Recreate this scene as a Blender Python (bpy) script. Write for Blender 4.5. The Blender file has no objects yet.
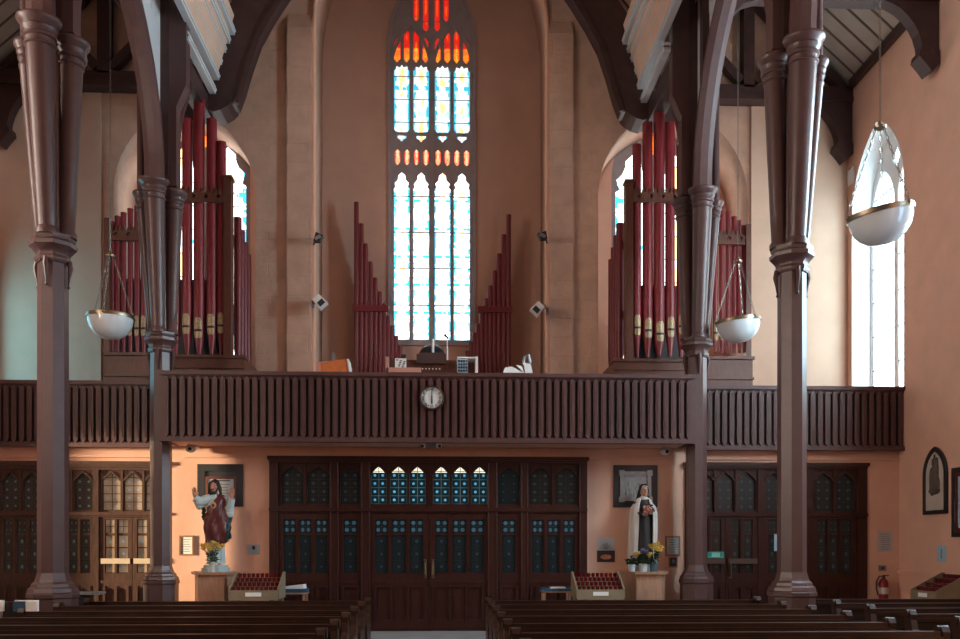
import bpy, bmesh, math, random
from mathutils import Vector, Matrix, noise
random.seed(7)
PI = math.pi
SC = bpy.context.scene
COL = SC.collection
FPX, CX, CZ = 880.0, 0.28, 1.63
TH = math.atan(36.3 / 880)
SN, CS = math.sin(TH), math.cos(TH)

def at(px, py, Y):                      # where the sight line meets the vertical plane at depth Y
    u = (px - 480) / FPX
    t = Y / (CS - u * SN)
    return CX + t * (SN + u * CS), CZ + (547 - py) / FPX * t
def ax(px, Y): return at(px, 547, Y)[0]
def az(py, Y, px=430): return at(px, py, Y)[1]

# ------------------------------------------------------------------ mesh builder
class B:
    def __init__(s, bm=None): s.bm = bm or bmesh.new(); s.uvl = None
    def face(s, vs, mi=0):
        try:
            f = s.bm.faces.new(vs); f.material_index = mi; return f
        except ValueError: return None
    def box(s, x0, x1, y0, y1, z0, z1, M=None, mi=0):
        v = [Vector((x, y, z)) for z in (z0, z1) for y in (y0, y1) for x in (x0, x1)]
        if M: v = [M @ p for p in v]
        v = [s.bm.verts.new(p) for p in v]
        for q in ((0,2,3,1),(4,5,7,6),(0,1,5,4),(2,6,7,3),(0,4,6,2),(1,3,7,5)): s.face([v[i] for i in q], mi)
        return s
    def prism(s, pts, axis, a, b, mi=0, M=None):
        def P(p, d): return {'y': (p[0], d, p[1]), 'x': (d, p[0], p[1]), 'z': (p[0], p[1], d)}[axis]
        A = [Vector(P(p, a)) for p in pts]; C = [Vector(P(p, b)) for p in pts]
        if M: A = [M @ p for p in A]; C = [M @ p for p in C]
        A = [s.bm.verts.new(p) for p in A]; C = [s.bm.verts.new(p) for p in C]
        s.face(A[::-1], mi); s.face(C, mi); n = len(pts)
        for i in range(n): s.face([A[i], A[(i+1) % n], C[(i+1) % n], C[i]], mi)
        return s
    def rings(s, rings, cap=True, closed=False, mi=0, loop=True):
        R = [[s.bm.verts.new(p) for p in r] for r in rings]; n = len(R[0]); m = len(R)
        for i in range(m if closed else m - 1):
            a, b = R[i], R[(i+1) % m]
            for j in range(n if loop else n - 1): s.face([a[j], a[(j+1) % n], b[(j+1) % n], b[j]], mi)
        if cap and not closed and loop:
            s.face(R[0][::-1], mi); s.face(R[-1], mi)
        return s
    def tube(s, pts, r, n=8, mi=0, closed=False, cap=True):
        pts = [Vector(p) for p in pts]; m = len(pts)
        rs = r if isinstance(r, (list, tuple)) else [r] * m
        t0 = (pts[1] - pts[0]).normalized()
        up = Vector((0, 0, 1)) if abs(t0.z) < .9 else Vector((1, 0, 0))
        nx = t0.cross(up).normalized(); out = []
        for i, p in enumerate(pts):
            if closed: t = (pts[(i+1) % m] - pts[i-1]).normalized()
            else: t = (pts[min(i+1, m-1)] - pts[max(i-1, 0)]).normalized()
            nx = (nx - t * nx.dot(t)).normalized(); ny = t.cross(nx)
            out.append([p + (nx * math.cos(2*PI*k/n) + ny * math.sin(2*PI*k/n)) * rs[i] for k in range(n)])
        return s.rings(out, cap, closed, mi)
    def lathe(s, prof, n=20, c=(0, 0, 0), M=None, mi=0, ph=0, cap=True):
        T = Matrix.Translation(c) @ (M or Matrix())
        return s.rings([[T @ Vector((r * math.cos(2*PI*k/n + ph), r * math.sin(2*PI*k/n + ph), z)) for k in range(n)] for r, z in prof], cap, mi=mi)
    def ball(s, c, r, nu=14, nv=9, M=None, mi=0):
        rx, ry, rz = r if isinstance(r, (list, tuple)) else (r, r, r)
        T = Matrix.Translation(c) @ (M or Matrix())
        R = []
        for i in range(nv + 1):
            a = -PI/2 + PI * (i + .02 if i == 0 else i - .02 if i == nv else i) / nv
            R.append([T @ Vector((rx*math.cos(a)*math.cos(2*PI*k/nu), ry*math.cos(a)*math.sin(2*PI*k/nu), rz*math.sin(a))) for k in range(nu)])
        return s.rings(R, True, mi=mi)
    def sweep(s, pts, axis, sec, mi=0):
        """pts: (x,y,z) path lying in a plane whose normal is axis; sec: list of (across axis, along the path's normal)."""
        A = {'x': Vector((1,0,0)), 'y': Vector((0,1,0)), 'z': Vector((0,0,1))}[axis]
        pts = [Vector(p) for p in pts]; out = []
        for i, p in enumerate(pts):
            t = (pts[min(i+1, len(pts)-1)] - pts[max(i-1, 0)]).normalized(); nn = A.cross(t)
            out.append([p + A * a + nn * b for a, b in sec])
        return s.rings(out, True, mi=mi)
    def pane(s, pts, pos, axis='y', nu=1, nv=1, mi=0):
        """flat glass with its own 0..nu, 0..nv coordinates"""
        if s.uvl is None: s.uvl = s.bm.loops.layers.uv.new('UVMap')
        a0 = min(p[0] for p in pts); a1 = max(p[0] for p in pts); b0 = min(p[1] for p in pts); b1 = max(p[1] for p in pts)
        vs = [s.bm.verts.new((p[0], pos, p[1]) if axis == 'y' else (pos, p[0], p[1])) for p in pts]
        f = s.face(vs, mi)
        for l, p in zip(f.loops, pts): l[s.uvl].uv = ((p[0]-a0)/(a1-a0)*nu, (p[1]-b0)/(b1-b0)*nv)
        return s
    def xform(s, M):
        bmesh.ops.transform(s.bm, matrix=M, verts=s.bm.verts); return s

W = {}
def thing(name, label, cat, loc=(0, 0, 0), group=None, kind=None):
    o = bpy.data.objects.new(name, None); COL.objects.link(o); o.location = loc; o.empty_display_size = .1
    W[o.name] = Matrix.Translation(loc)
    return tag(o, label, cat, group, kind)
def tag(o, label=None, cat=None, group=None, kind=None):
    if label: o['label'] = label
    if cat: o['category'] = cat
    if group: o['group'] = group
    if kind: o['kind'] = kind
    return o
def obj(name, b, mats, parent=None, smooth=None, kind=None, label=None):
    bm = b.bm
    bmesh.ops.recalc_face_normals(bm, faces=bm.faces)
    me = bpy.data.meshes.new(name); bm.to_mesh(me); bm.free()
    for m in (mats if isinstance(mats, (list, tuple)) else [mats]): me.materials.append(m)
    if smooth is not None:
        for p in me.polygons: p.use_smooth = True
        me.set_sharp_from_angle(angle=math.radians(smooth))
    o = bpy.data.objects.new(name, me); COL.objects.link(o)
    if parent is not None:
        o.parent = parent
        if parent.name in W: o.matrix_parent_inverse = W[parent.name].inverted()
    tag(o, label, None, None, kind)
    return o
def struct(name, b, mats, parent=None, smooth=None): return obj(name, b, mats, parent, smooth, 'structure')
def dup(o, parent=None, loc=None, label=None, rotz=None):
    c = o.copy(); COL.objects.link(c)
    if parent is not None: c.parent = parent
    if loc is not None: c.location = loc
    if rotz is not None: c.rotation_euler = (0, 0, rotz)
    if label: c['label'] = label
    for ch in list(o.children): dup(ch, c)
    return c
def slab(outer, holes, axis, a, b):
    """a wall of given thickness with openings, as a builder"""
    cu = bpy.data.curves.new('outline', 'CURVE'); cu.dimensions = '2D'; cu.fill_mode = 'BOTH'; cu.extrude = abs(b - a) / 2
    for loop in [outer] + list(holes):
        sp = cu.splines.new('POLY'); sp.points.add(len(loop) - 1); sp.use_cyclic_u = True
        for p, q in zip(sp.points, loop): p.co = (q[0], q[1], 0, 1)
    t = bpy.data.objects.new('outline', cu); COL.objects.link(t)
    dg = bpy.context.evaluated_depsgraph_get(); me = bpy.data.meshes.new_from_object(t.evaluated_get(dg))
    bpy.data.objects.remove(t); bpy.data.curves.remove(cu)
    bm = bmesh.new(); bm.from_mesh(me); bpy.data.meshes.remove(me)
    bmesh.ops.remove_doubles(bm, verts=bm.verts, dist=1e-5)
    m = (a + b) / 2
    for v in bm.verts:
        x, y, z = v.co; v.co = (x, m + z, y) if axis == 'y' else (m + z, x, y)
    return B(bm)
def rect(a0, a1, b0, b1): return [(a0, b0), (a1, b0), (a1, b1), (a0, b1)]
def pointed(cx, hw, z0, zs, h, n=10):
    """outline of a pointed arch: jambs to zs, apex at zs + h"""
    c = (h*h - hw*hw) / (2*hw); R = hw + c; A = math.atan2(h, c) if c else PI/2
    right = [(cx - c + R*math.cos(A*i/n), zs + R*math.sin(A*i/n)) for i in range(n + 1)]
    left = [(2*cx - x, z) for x, z in right[:-1]][::-1]
    return [(cx - hw, z0), (cx + hw, z0)] + right + left
def ogee(cx, hw, z0, zs, h, n=6):
    pts = []
    for i in range(n + 1):
        t = i / n
        pts.append((cx + hw * (1 - t), zs + h * (.80*math.sin(t*PI/2) + .20 * t**4)))
    return [(cx - hw, z0), (cx + hw, z0)] + pts + [(2*cx - x, z) for x, z in pts[:-1]][::-1]
def text_b(b, txt, size, pos, rot=None, depth=.002):
    cu = bpy.data.curves.new('letters', 'FONT'); cu.body = txt; cu.size = size; cu.extrude = depth; cu.align_x = 'CENTER'; cu.align_y = 'CENTER'
    t = bpy.data.objects.new('letters', cu); COL.objects.link(t)
    dg = bpy.context.evaluated_depsgraph_get(); me = bpy.data.meshes.new_from_object(t.evaluated_get(dg))
    bpy.data.objects.remove(t); bpy.data.curves.remove(cu)
    M = Matrix.Translation(pos) @ Matrix.Rotation(PI/2, 4, 'X') @ (rot or Matrix())
    me.transform(M); b.bm.from_mesh(me); bpy.data.meshes.remove(me); return b

# ------------------------------------------------------------------ materials
MT = {}
def mat(name, col, rough=.6, metal=0, var=.0, vscale=4, bump=0, bscale=30, spec=.5, emit=None, estr=0, coat=0, brick=0, stretch=None):
    m = bpy.data.materials.new(name); m.use_nodes = True; nt = m.node_tree; N = nt.nodes; L = nt.links
    bs = N['Principled BSDF']; bs.inputs['Roughness'].default_value = rough; bs.inputs['Metallic'].default_value = metal
    bs.inputs['Base Color'].default_value = (*col, 1); bs.inputs['Specular IOR Level'].default_value = spec
    bs.inputs['Coat Weight'].default_value = coat; bs.inputs['Coat Roughness'].default_value = .15
    if emit: bs.inputs['Emission Color'].default_value = (*emit, 1); bs.inputs['Emission Strength'].default_value = estr
    tc = N.new('ShaderNodeTexCoord'); src = tc.outputs['Object']
    if stretch:
        mp = N.new('ShaderNodeMapping'); mp.inputs['Scale'].default_value = stretch; L.new(src, mp.inputs['Vector']); src = mp.outputs['Vector']
    if var:
        nz = N.new('ShaderNodeTexNoise'); nz.inputs['Scale'].default_value = vscale; nz.inputs['Detail'].default_value = 5; L.new(src, nz.inputs['Vector'])
        rp = N.new('ShaderNodeMapRange'); rp.inputs['From Min'].default_value = .3; rp.inputs['From Max'].default_value = .7
        rp.inputs['To Min'].default_value = 1 - var; rp.inputs['To Max'].default_value = 1 + var; L.new(nz.outputs['Fac'], rp.inputs['Value'])
        mx = N.new('ShaderNodeMix'); mx.data_type = 'RGBA'; mx.blend_type = 'MULTIPLY'; mx.inputs['Factor'].default_value = 1
        mx.inputs['A'].default_value = (*col, 1); L.new(rp.outputs['Result'], mx.inputs['B']); L.new(mx.outputs['Result'], bs.inputs['Base Color'])
    h = None
    if bump:
        nb = N.new('ShaderNodeTexNoise'); nb.inputs['Scale'].default_value = bscale; nb.inputs['Detail'].default_value = 4; L.new(src, nb.inputs['Vector']); h = nb.outputs['Fac']
    if brick:
        br = N.new('ShaderNodeTexBrick'); mp2 = N.new('ShaderNodeMapping'); mp2.inputs['Rotation'].default_value = (PI/2, 0, 0); L.new(src, mp2.inputs['Vector']); L.new(mp2.outputs['Vector'], br.inputs['Vector'])
        br.inputs['Scale'].default_value = 1; br.inputs['Brick Width'].default_value = .9; br.inputs['Row Height'].default_value = .42; br.inputs['Mortar Size'].default_value = .012; br.inputs['Mortar Smooth'].default_value = 1
        iv = N.new('ShaderNodeMath'); iv.operation = 'MULTIPLY_ADD'; iv.inputs[1].default_value = -brick; L.new(br.outputs['Fac'], iv.inputs[0])
        if h: L.new(h, iv.inputs[2])
        h = iv.outputs[0]
    if h:
        bp = N.new('ShaderNodeBump'); bp.inputs['Strength'].default_value = bump or .3; bp.inputs['Distance'].default_value = .03; L.new(h, bp.inputs['Height']); L.new(bp.outputs['Normal'], bs.inputs['Normal'])
    MT[name] = m; return m
def mnode(nt, op, a, b=None, c=None):
    n = nt.nodes.new('ShaderNodeMath'); n.operation = op
    for i, v in enumerate((a, b, c)):
        if v is None: continue
        if isinstance(v, (int, float)): n.inputs[i].default_value = v
        else: nt.links.new(v, n.inputs[i])
    return n.outputs[0]
def mixc(nt, f, a, b):
    n = nt.nodes.new('ShaderNodeMix'); n.data_type = 'RGBA'
    if isinstance(f, (int, float)): n.inputs['Factor'].default_value = f
    else: nt.links.new(f, n.inputs['Factor'])
    for k, v in (('A', a), ('B', b)):
        if isinstance(v, tuple): n.inputs[k].default_value = (*v, 1)
        else: nt.links.new(v, n.inputs[k])
    return n.outputs['Result']
def leaded(name, base, dot, lead, e_base, e_dot, top=0, patch=0, lead_e=0, rdot=.17, ring=.36):
    """leaded quarry glass: squares with a pale round in each, seen with some daylight behind"""
    m = bpy.data.materials.new(name); m.use_nodes = True; nt = m.node_tree; bs = nt.nodes['Principled BSDF']
    tc = nt.nodes.new('ShaderNodeTexCoord'); sp = nt.nodes.new('ShaderNodeSeparateXYZ'); nt.links.new(tc.outputs['UV'], sp.inputs[0])
    u, v = sp.outputs[0], sp.outputs[1]
    fu = mnode(nt, 'SUBTRACT', mnode(nt, 'FRACT', u), .5); fv = mnode(nt, 'SUBTRACT', mnode(nt, 'FRACT', v), .5)
    au, av = mnode(nt, 'ABSOLUTE', fu), mnode(nt, 'ABSOLUTE', fv)
    d = mnode(nt, 'SQRT', mnode(nt, 'ADD', mnode(nt, 'MULTIPLY', fu, fu), mnode(nt, 'MULTIPLY', fv, fv)))
    isdot = mnode(nt, 'LESS_THAN', d, rdot)
    isl = mnode(nt, 'GREATER_THAN', mnode(nt, 'MAXIMUM', au, av), .455)
    ring = mnode(nt, 'LESS_THAN', mnode(nt, 'ABSOLUTE', mnode(nt, 'SUBTRACT', d, ring)), .035)
    isl = mnode(nt, 'MAXIMUM', isl, ring)
    nz = nt.nodes.new('ShaderNodeTexNoise'); nz.inputs['Scale'].default_value = 3.0; nt.links.new(tc.outputs['Object'], nz.inputs['Vector'])
    c = mixc(nt, isdot, base, dot); c = mixc(nt, isl, c, lead)
    nt.links.new(c, bs.inputs['Base Color']); bs.inputs['Roughness'].default_value = .25; bs.inputs['Specular IOR Level'].default_value = .3
    st = mnode(nt, 'MULTIPLY_ADD', isdot, e_dot - e_base, e_base)
    st = mnode(nt, 'MULTIPLY', st, mnode(nt, 'MULTIPLY_ADD', isl, lead_e - 1.0, 1.0))
    vary = nt.nodes.new('ShaderNodeMapRange'); nt.links.new(nz.outputs['Fac'], vary.inputs[0]); vary.inputs[1].default_value = .35; vary.inputs[2].default_value = .65
    vary.inputs[3].default_value = 1 - patch; vary.inputs[4].default_value = 1 + patch  # patchy brightness stands for light on the glass
    st = mnode(nt, 'MULTIPLY', st, vary.outputs[0])
    if top:
        ov = mnode(nt, 'GREATER_THAN', v, 3.85)
        st = mnode(nt, 'ADD', st, mnode(nt, 'MULTIPLY', ov, mnode(nt, 'MULTIPLY', mnode(nt, 'SUBTRACT', 1.0, isl), mnode(nt, 'MULTIPLY_ADD', nz.outputs['Fac'], top * 2, -top * .4))))
        c = mixc(nt, ov, c, (.85, .8, .62))
    nt.links.new(c, bs.inputs['Emission Color']); nt.links.new(st, bs.inputs['Emission Strength'])
    MT[name] = m; return m
def stained(name, ground, edge, figure, strength, bands=1.0, ew=.525):
    m = bpy.data.materials.new(name); m.use_nodes = True; nt = m.node_tree; bs = nt.nodes['Principled BSDF']
    tc = nt.nodes.new('ShaderNodeTexCoord'); sp = nt.nodes.new('ShaderNodeSeparateXYZ'); nt.links.new(tc.outputs['UV'], sp.inputs[0])
    u, v = sp.outputs[0], sp.outputs[1]
    vo = nt.nodes.new('ShaderNodeTexVoronoi'); vo.inputs['Scale'].default_value = 9; nt.links.new(tc.outputs['Object'], vo.inputs['Vector'])
    nz = nt.nodes.new('ShaderNodeTexNoise'); nz.inputs['Scale'].default_value = 3.2; nz.inputs['Detail'].default_value = 3; nt.links.new(tc.outputs['Object'], nz.inputs['Vector'])
    cu = mnode(nt, 'ABSOLUTE', mnode(nt, 'SUBTRACT', u, .5))
    fv = mnode(nt, 'FRACT', mnode(nt, 'MULTIPLY', v, bands)); av = mnode(nt, 'ABSOLUTE', mnode(nt, 'SUBTRACT', fv, .5))
    sv = nt.nodes.new('ShaderNodeSeparateColor'); nt.links.new(vo.outputs['Color'], sv.inputs[0])
    isedge = mnode(nt, 'GREATER_THAN', mnode(nt, 'ADD', cu, mnode(nt, 'MULTIPLY', sv.outputs[0], .16)), ew)
    isband = mnode(nt, 'MULTIPLY', mnode(nt, 'GREATER_THAN', av, .45), mnode(nt, 'GREATER_THAN', mnode(nt, 'ADD', cu, mnode(nt, 'MULTIPLY', sv.outputs[1], .35)), .36))
    fig = mnode(nt, 'MULTIPLY', mnode(nt, 'LESS_THAN', mnode(nt, 'ADD', cu, mnode(nt, 'MULTIPLY', sv.outputs[2], .13)), .21), mnode(nt, 'GREATER_THAN', nz.outputs['Fac'], .50))
    c = mixc(nt, mnode(nt, 'MULTIPLY', mnode(nt, 'LESS_THAN', sv.outputs[1], .25), .45), ground, edge)
    c = mixc(nt, fig, c, figure); c = mixc(nt, mnode(nt, 'MAXIMUM', isedge, isband), c, edge)
    fv2 = mnode(nt, 'FRACT', mnode(nt, 'MULTIPLY', v, 2.0 * bands))
    leadl = mnode(nt, 'LESS_THAN', mnode(nt, 'ABSOLUTE', mnode(nt, 'SUBTRACT', fv2, .5)), .022)
    c = mixc(nt, leadl, c, (.03, .05, .06))
    nt.links.new(c, bs.inputs['Emission Color']); nt.links.new(c, bs.inputs['Base Color']); bs.inputs['Emission Strength'].default_value = strength; bs.inputs['Roughness'].default_value = .4
    MT[name] = m; return m

WALL = mat('peach_plaster', (.72, .41, .295), .75, var=.06, vscale=2, bump=.12, bscale=25)
WALLB = mat('peach_painted_stone', (.58, .375, .28), .7, var=.10, vscale=3, bump=.5, bscale=9, brick=.55)
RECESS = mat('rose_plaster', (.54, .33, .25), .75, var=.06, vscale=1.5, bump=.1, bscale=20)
CREAM = mat('cream_plaster', (.70, .48, .36), .75, var=.05, vscale=2, bump=.1)
WHITEP = mat('white_reveal_plaster', (.78, .76, .76), .6, var=.03, bump=.08)  # plain white parts, and window light painted over the peach reveal
IRON = mat('maroon_painted_iron', (.088, .044, .042), .38, var=.10, vscale=6, bump=.05, bscale=60)
TIMBER = mat('dark_roof_timber', (.052, .022, .020), .55, var=.2, vscale=5, bump=.15, bscale=14)
GALW = mat('maroon_gallery_paint', (.088, .037, .035), .45, var=.12, vscale=6, bump=.08, bscale=40)
GALB = mat('gallery_recess_paint', (.010, .005, .005), .6)  # near black sheet behind the slats, darkens the gaps
DOORW = mat('mahogany_varnish', (.040, .0105, .0068), .42, var=.35, vscale=7, bump=.06, bscale=30, stretch=(6, 6, .8), spec=.3)
DOORL = mat('worn_oak_varnish', (.075, .034, .022), .42, var=.3, vscale=7, bump=.06, bscale=30, stretch=(6, 6, .8), spec=.35)  # lighter, browner varnish for one side door screen
PEWW = mat('dark_pew_varnish', (.017, .0065, .005), .32, var=.3, vscale=4, bump=.04, stretch=(1, 5, 5), spec=.4)
PEWE = mat('pew_end_varnish', (.034, .013, .008), .40, var=.3, vscale=5, spec=.35)
ORGW = mat('organ_oak', (.12, .043, .027), .4, var=.25, vscale=6, stretch=(5, 5, .8))
PIPE = mat('crimson_organ_pipe', (.215, .017, .024), .42, var=.06)
PIPED = mat('dark_crimson_pipe', (.15, .012, .016), .45, var=.06)
GILT = mat('gilt_pipe_mouth', (.42, .30, .17), .45, metal=.3, var=.25, vscale=20)
DARK = mat('near_black', (.012, .012, .014), .5)
FLOOR = mat('grey_aisle_tiles', (.33, .33, .34), .4, var=.15, vscale=2)
WHITEB = mat('white_ceiling_boards', (.62, .63, .65), .5, var=.04)
CEIL = mat('cream_ceiling_boards', (.50, .42, .36), .7, var=.08, vscale=3)
CEILL = mat('ceiling_batten', (.16, .11, .09), .7)
OPAL = mat('opal_glass', (.64, .68, .70), .18, spec=.6, coat=.4)
BRASS = mat('aged_brass', (.26, .20, .13), .35, metal=.9)
CHROME = mat('tarnished_chain', (.30, .28, .25), .4, metal=.8)
PEDW = mat('pedestal_oak', (.42, .23, .15), .45, var=.15, vscale=6, stretch=(5, 5, .7))
BEIGE = mat('beige_candle_rack', (.25, .19, .12), .5, var=.1)
REDG = mat('red_votive_glass', (.12, .006, .009), .15, spec=.6)
WHITE = mat('white_paint', (.8, .8, .8), .5)
PAPERG = mat('pale_grey_paper', (.48, .50, .50), .8)
PAPER = mat('white_paper', (.82, .82, .8), .8)
BLACKF = mat('black_frame', (.018, .018, .020), .45)
SKIN = mat('painted_skin', (.52, .25, .17), .45, var=.05)
ROBE = mat('pale_blue_robe', (.50, .62, .64), .45, var=.08, vscale=8)
MANTLE = mat('crimson_mantle', (.11, .018, .018), .4, var=.25, vscale=9)
GREEN = mat('teal_lining', (.03, .13, .11), .45, var=.2, vscale=9)
HAIR = mat('dark_hair', (.022, .013, .010), .5)
HABIT = mat('brown_habit', (.012, .008, .007), .6)
CLOAK = mat('cream_cloak', (.60, .56, .52), .55, var=.06)
YEL = mat('yellow_petals', (.75, .50, .10), .6, var=.15, vscale=30)
PUR = mat('purple_petals', (.16, .10, .22), .6, var=.2, vscale=30)
LEAF = mat('green_leaves', (.03, .07, .02), .6, var=.3, vscale=20)
PLASTW = mat('white_plastic', (.7, .7, .7), .4)
GREYM = mat('grey_metal', (.25, .25, .26), .4, metal=.5)
REDX = mat('extinguisher_red', (.24, .008, .008), .3)
ORANGE = mat('orange_varnished_wood', (.62, .17, .05), .35, var=.15, vscale=8)
BLUEC = mat('navy_cloth', (.02, .07, .13), .7)
BLUEP = mat('pale_blue_paint', (.35, .55, .68), .5)
GREENS = mat('exit_green', (.01, .20, .15), .5, emit=(.02, .35, .27), estr=.10)
EXW = mat('sign_pale', (.30, .55, .52), .5)
GOLDF = mat('gilt_wood_frame', (.30, .16, .08), .45, var=.2)
STONEG = mat('grey_relief', (.30, .28, .28), .7, var=.15, vscale=14)
MATB = mat('picture_dark', (.03, .02, .02), .5)
GLOW = mat('picture_warm', (.45, .17, .08), .6, var=.4, vscale=12)
STONE = mat('grey_window_stone', (.33, .28, .29), .8, var=.1)
SUNP = mat('console_pink_wood', (.55, .26, .20), .5)  # sunlight on the wood put into its pink colour

GD = leaded('leaded_glass_dim', (.016, .018, .018), (.045, .06, .065), (.035, .033, .03), .08, .17, rdot=.15, ring=.3)
GB = leaded('leaded_glass_blue', (.010, .035, .045), (.13, .42, .66), (.13, .22, .25), .22, .55, top=1.7, lead_e=.28, rdot=.17, ring=.9)
GV = leaded('leaded_glass_shadow', (.012, .017, .019), (.025, .045, .055), (.02, .027, .03), .12, .16, lead_e=.06, rdot=.13, ring=.33)
GVT = leaded('leaded_glass_petals', (.012, .017, .019), (.05, .12, .17), (.03, .04, .043), .12, .24, lead_e=.15, rdot=.30, ring=.9)
GW = leaded('leaded_glass_warm', (.36, .26, .17), (.24, .36, .40), (.05, .04, .03), .22, .28, patch=.85, rdot=.14, ring=.9)  # lit copy of the door glass, sunlight put into colour and glow
GN = leaded('leaded_glass_neutral', (.05, .045, .038), (.11, .14, .14), (.03, .028, .025), .10, .18, patch=.6, rdot=.13, ring=.33)
SG = stained('stained_pale', (1, 1, .98), (.03, .42, .60), (1, .66, .36), 3.4, 1)
SGU = stained('stained_pale_figures', (.80, .95, 1), (.05, .40, .55), (1, .58, .24), 1.6, .5, .47)
SR = stained('stained_red', (.72, .016, .008), (.6, .012, .006), (1, .11, .012), 1.0)
SO = stained('stained_orange', (1, .22, .015), (.9, .05, .01), (1, .36, .03), 1.3)
SQ = stained('stained_rose', (1, .34, .16), (.75, .02, .01), (1, .55, .3), 1.6, 1.0, .44)
E_COOL, E_COOLL, E_FAR = 52, 5, 9
SCOOL = stained('daylight_cool', (.68, .88, 1), (.45, .75, .9), (1, .75, .5), E_COOL)
SFAR = stained('daylight_far', (.72, .91, 1), (.55, .80, .9), (1, .62, .3), E_FAR)
SLEFT = stained('daylight_left', (1, .86, .74), (.9, .8, .7), (.9, .85, .7), 19)
SMID = stained('daylight_mid', (.52, .76, 1), (.40, .68, .9), (.8, .8, .9), 11)
SLOW = stained('daylight_low', (.75, .88, 1), (.45, .75, .9), (1, .8, .6), 2)
SCOOLL = stained('daylight_cool_left', (.22, .62, .80), (.2, .6, .75), (.5, .7, .7), E_COOLL)

# ------------------------------------------------------------------ the shell
XW, YL, YU = 9.40, 17.28, 19.6
struct('floor', B().box(-XW, XW, -3, YL, -.2, 0), FLOOR)
YSC = 17.33
struct('wall_lower', slab(rect(-XW, XW, 0, 3.58), [rect(-XW + .03, ax(165, YSC) - .0, .001, az(461.5, YSC, 70) - .02), rect(ax(684.5, YSC), ax(865, YSC), .001, az(463, YSC, 775) - .02)], 'y', YL, YL + .4), WALL)
GFL = B().box(-XW, XW, 17.16, YU, 3.585, 3.6).box(-4.82, 4.9, 16.36, 17.16, 3.585, 3.6)
struct('floor.001', GFL, WALL)
b = B().box(-4.75, 4.85, YL - .035, YL, 3.36, 3.41).box(-XW, -5.3, YL - .035, YL, 3.36, 3.41).box(5.4, XW, YL - .035, YL, 3.36, 3.41)
struct('trim_1', b, WALL)
cen = pointed(0, 2.6, 3.6, 13.0, 4.7); alc = [pointed(-5.42, 1.54, 3.6, 9.4, 1.95), pointed(5.44, 1.70, 3.6, 9.5, 2.05)]
struct('wall_rear', slab(rect(-XW, XW, 3.58, 19), [[(x, max(z, 3.62)) for x, z in h] for h in [cen] + alc], 'y', YU, 21.0), WALLB)
WINS = [pointed(0, 1.0, 6.52, 13.7, 1.70)] + [pointed(x, 1.05, 5.4, 10.5, 1.6) for x in (-5.34, 5.36)]
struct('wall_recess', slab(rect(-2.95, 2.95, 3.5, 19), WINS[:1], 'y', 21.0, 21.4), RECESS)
for k in (0, 1): struct('wall_alcove', slab(rect(*((-8, -2.95), (2.95, 8))[k], 3.5, 19), WINS[k+1:k+2], 'y', 21.0, 21.4), WALL)
for s in (-1, 1):
    b = B(); x0, x1 = sorted((s*2.62, s*3.16))
    b.prism([(YU, 3.6), (YU - .13, 3.6), (YU - .13, 13.05), (YU, 13.4)], 'x', x0, x1)
    struct('wall_pier', b, WALLB)
    struct('trim_2', B().tube([(s*2.6, YU - .02, 3.6), (s*2.6, YU - .02, 13.0)] + [(s*x, YU - .02, z) for x, z in pointed(0, 2.6, 3.6, 13, 4.7)[2:13]], .06, 10), WALL, smooth=40)
    x0, x1 = sorted((s*7.2, s*XW)); struct('wall_panel', B().box(x0, x1, YU - .06, YU, 3.6, 12), CREAM)
SIDEW = {1: [(18.2, 1.12, 4.78, 8.9, 1.7), (12.6, .98, 4.8, 8.9, 1.5), (8.0, .98, 3.2, 8.9, 1.5), (3.4, .98, 3.2, 8.9, 1.5)],
         -1: [(18.2, 1.12, 4.2, 6.9, 1.3), (15.92, .55, .6, 3.5, .4), (10.2, .98, 4.5, 8.9, 1.5), (5.6, .98, 3.2, 8.9, 1.5)]}
for s, nm in ((1, 'wall_right'), (-1, 'wall_left')):
    hs = [pointed(*w) for w in SIDEW[s]]
    struct(nm, slab(rect(-3, 21.4, 0, 12.6), hs, 'x', s*XW, s*(XW + .6)), WALL)
# window joinery and glass in the side walls
wn = 4
for s in (1, -1):
    for i, w in enumerate(SIDEW[s]):
        if w[1] < .8: continue           # an open side doorway lets the low sun in
        o = struct('window_%d' % wn, slab(pointed(*w), [pointed(w[0] - w[1]*.49, w[1]*.43, w[2] + .1, w[3] + .05, .85), pointed(w[0] + w[1]*.49, w[1]*.43, w[2] + .1, w[3] + .05, .85),
            [(w[0], w[3] + .75), (w[0] + .16, w[3] + .95), (w[0], w[3] + 1.25), (w[0] - .16, w[3] + .95)]] if w[1] > .8 else [pointed(w[0], w[1]-.06, w[2]+.06, w[3], w[4]-.08)], 'x', s*(XW + .42), s*(XW + .52)), [WHITEP if i == 0 else STONE]); wn += 1
        g = B().pane(pointed(w[0], w[1] - .01, w[2], w[3], w[4]), s*(XW + .47), 'x', 2, 8 if i == 0 else 4)
        struct('pane', g, [(SFAR, SCOOL, SMID, SLOW)[i] if s > 0 else (SCOOLL, None, SLEFT, SLEFT)[i]], o)
        bars = B()
        for k in range(1, 7): bars.box(*sorted((s*(XW+.44), s*(XW+.455))), w[0]-w[1]+.03, w[0]+w[1]-.03, w[2] + k*.75, w[2] + k*.75 + .025)
        if i == 0: struct('window_bar', bars, DARK, o)
        if i == 0:
            ring = [pointed(w[0], w[1] + d, w[2] - .01, w[3], w[4] + d * 1.2) for d in (-.012, .0)]
            lin = B()
            for q in range(len(ring[0])):
                (a0, b0), (a1, b1) = ring[0][q], ring[0][(q+1) % len(ring[0])]
                lin.rings([[(s*(XW - .004), a0, b0), (s*(XW - .004), a1, b1)], [(s*(XW + .42), a0, b0), (s*(XW + .42), a1, b1)]], cap=False, loop=False)
            struct('window_reveal', lin, WHITEP, o)  # added liner, window light on the peach jamb painted white
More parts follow.
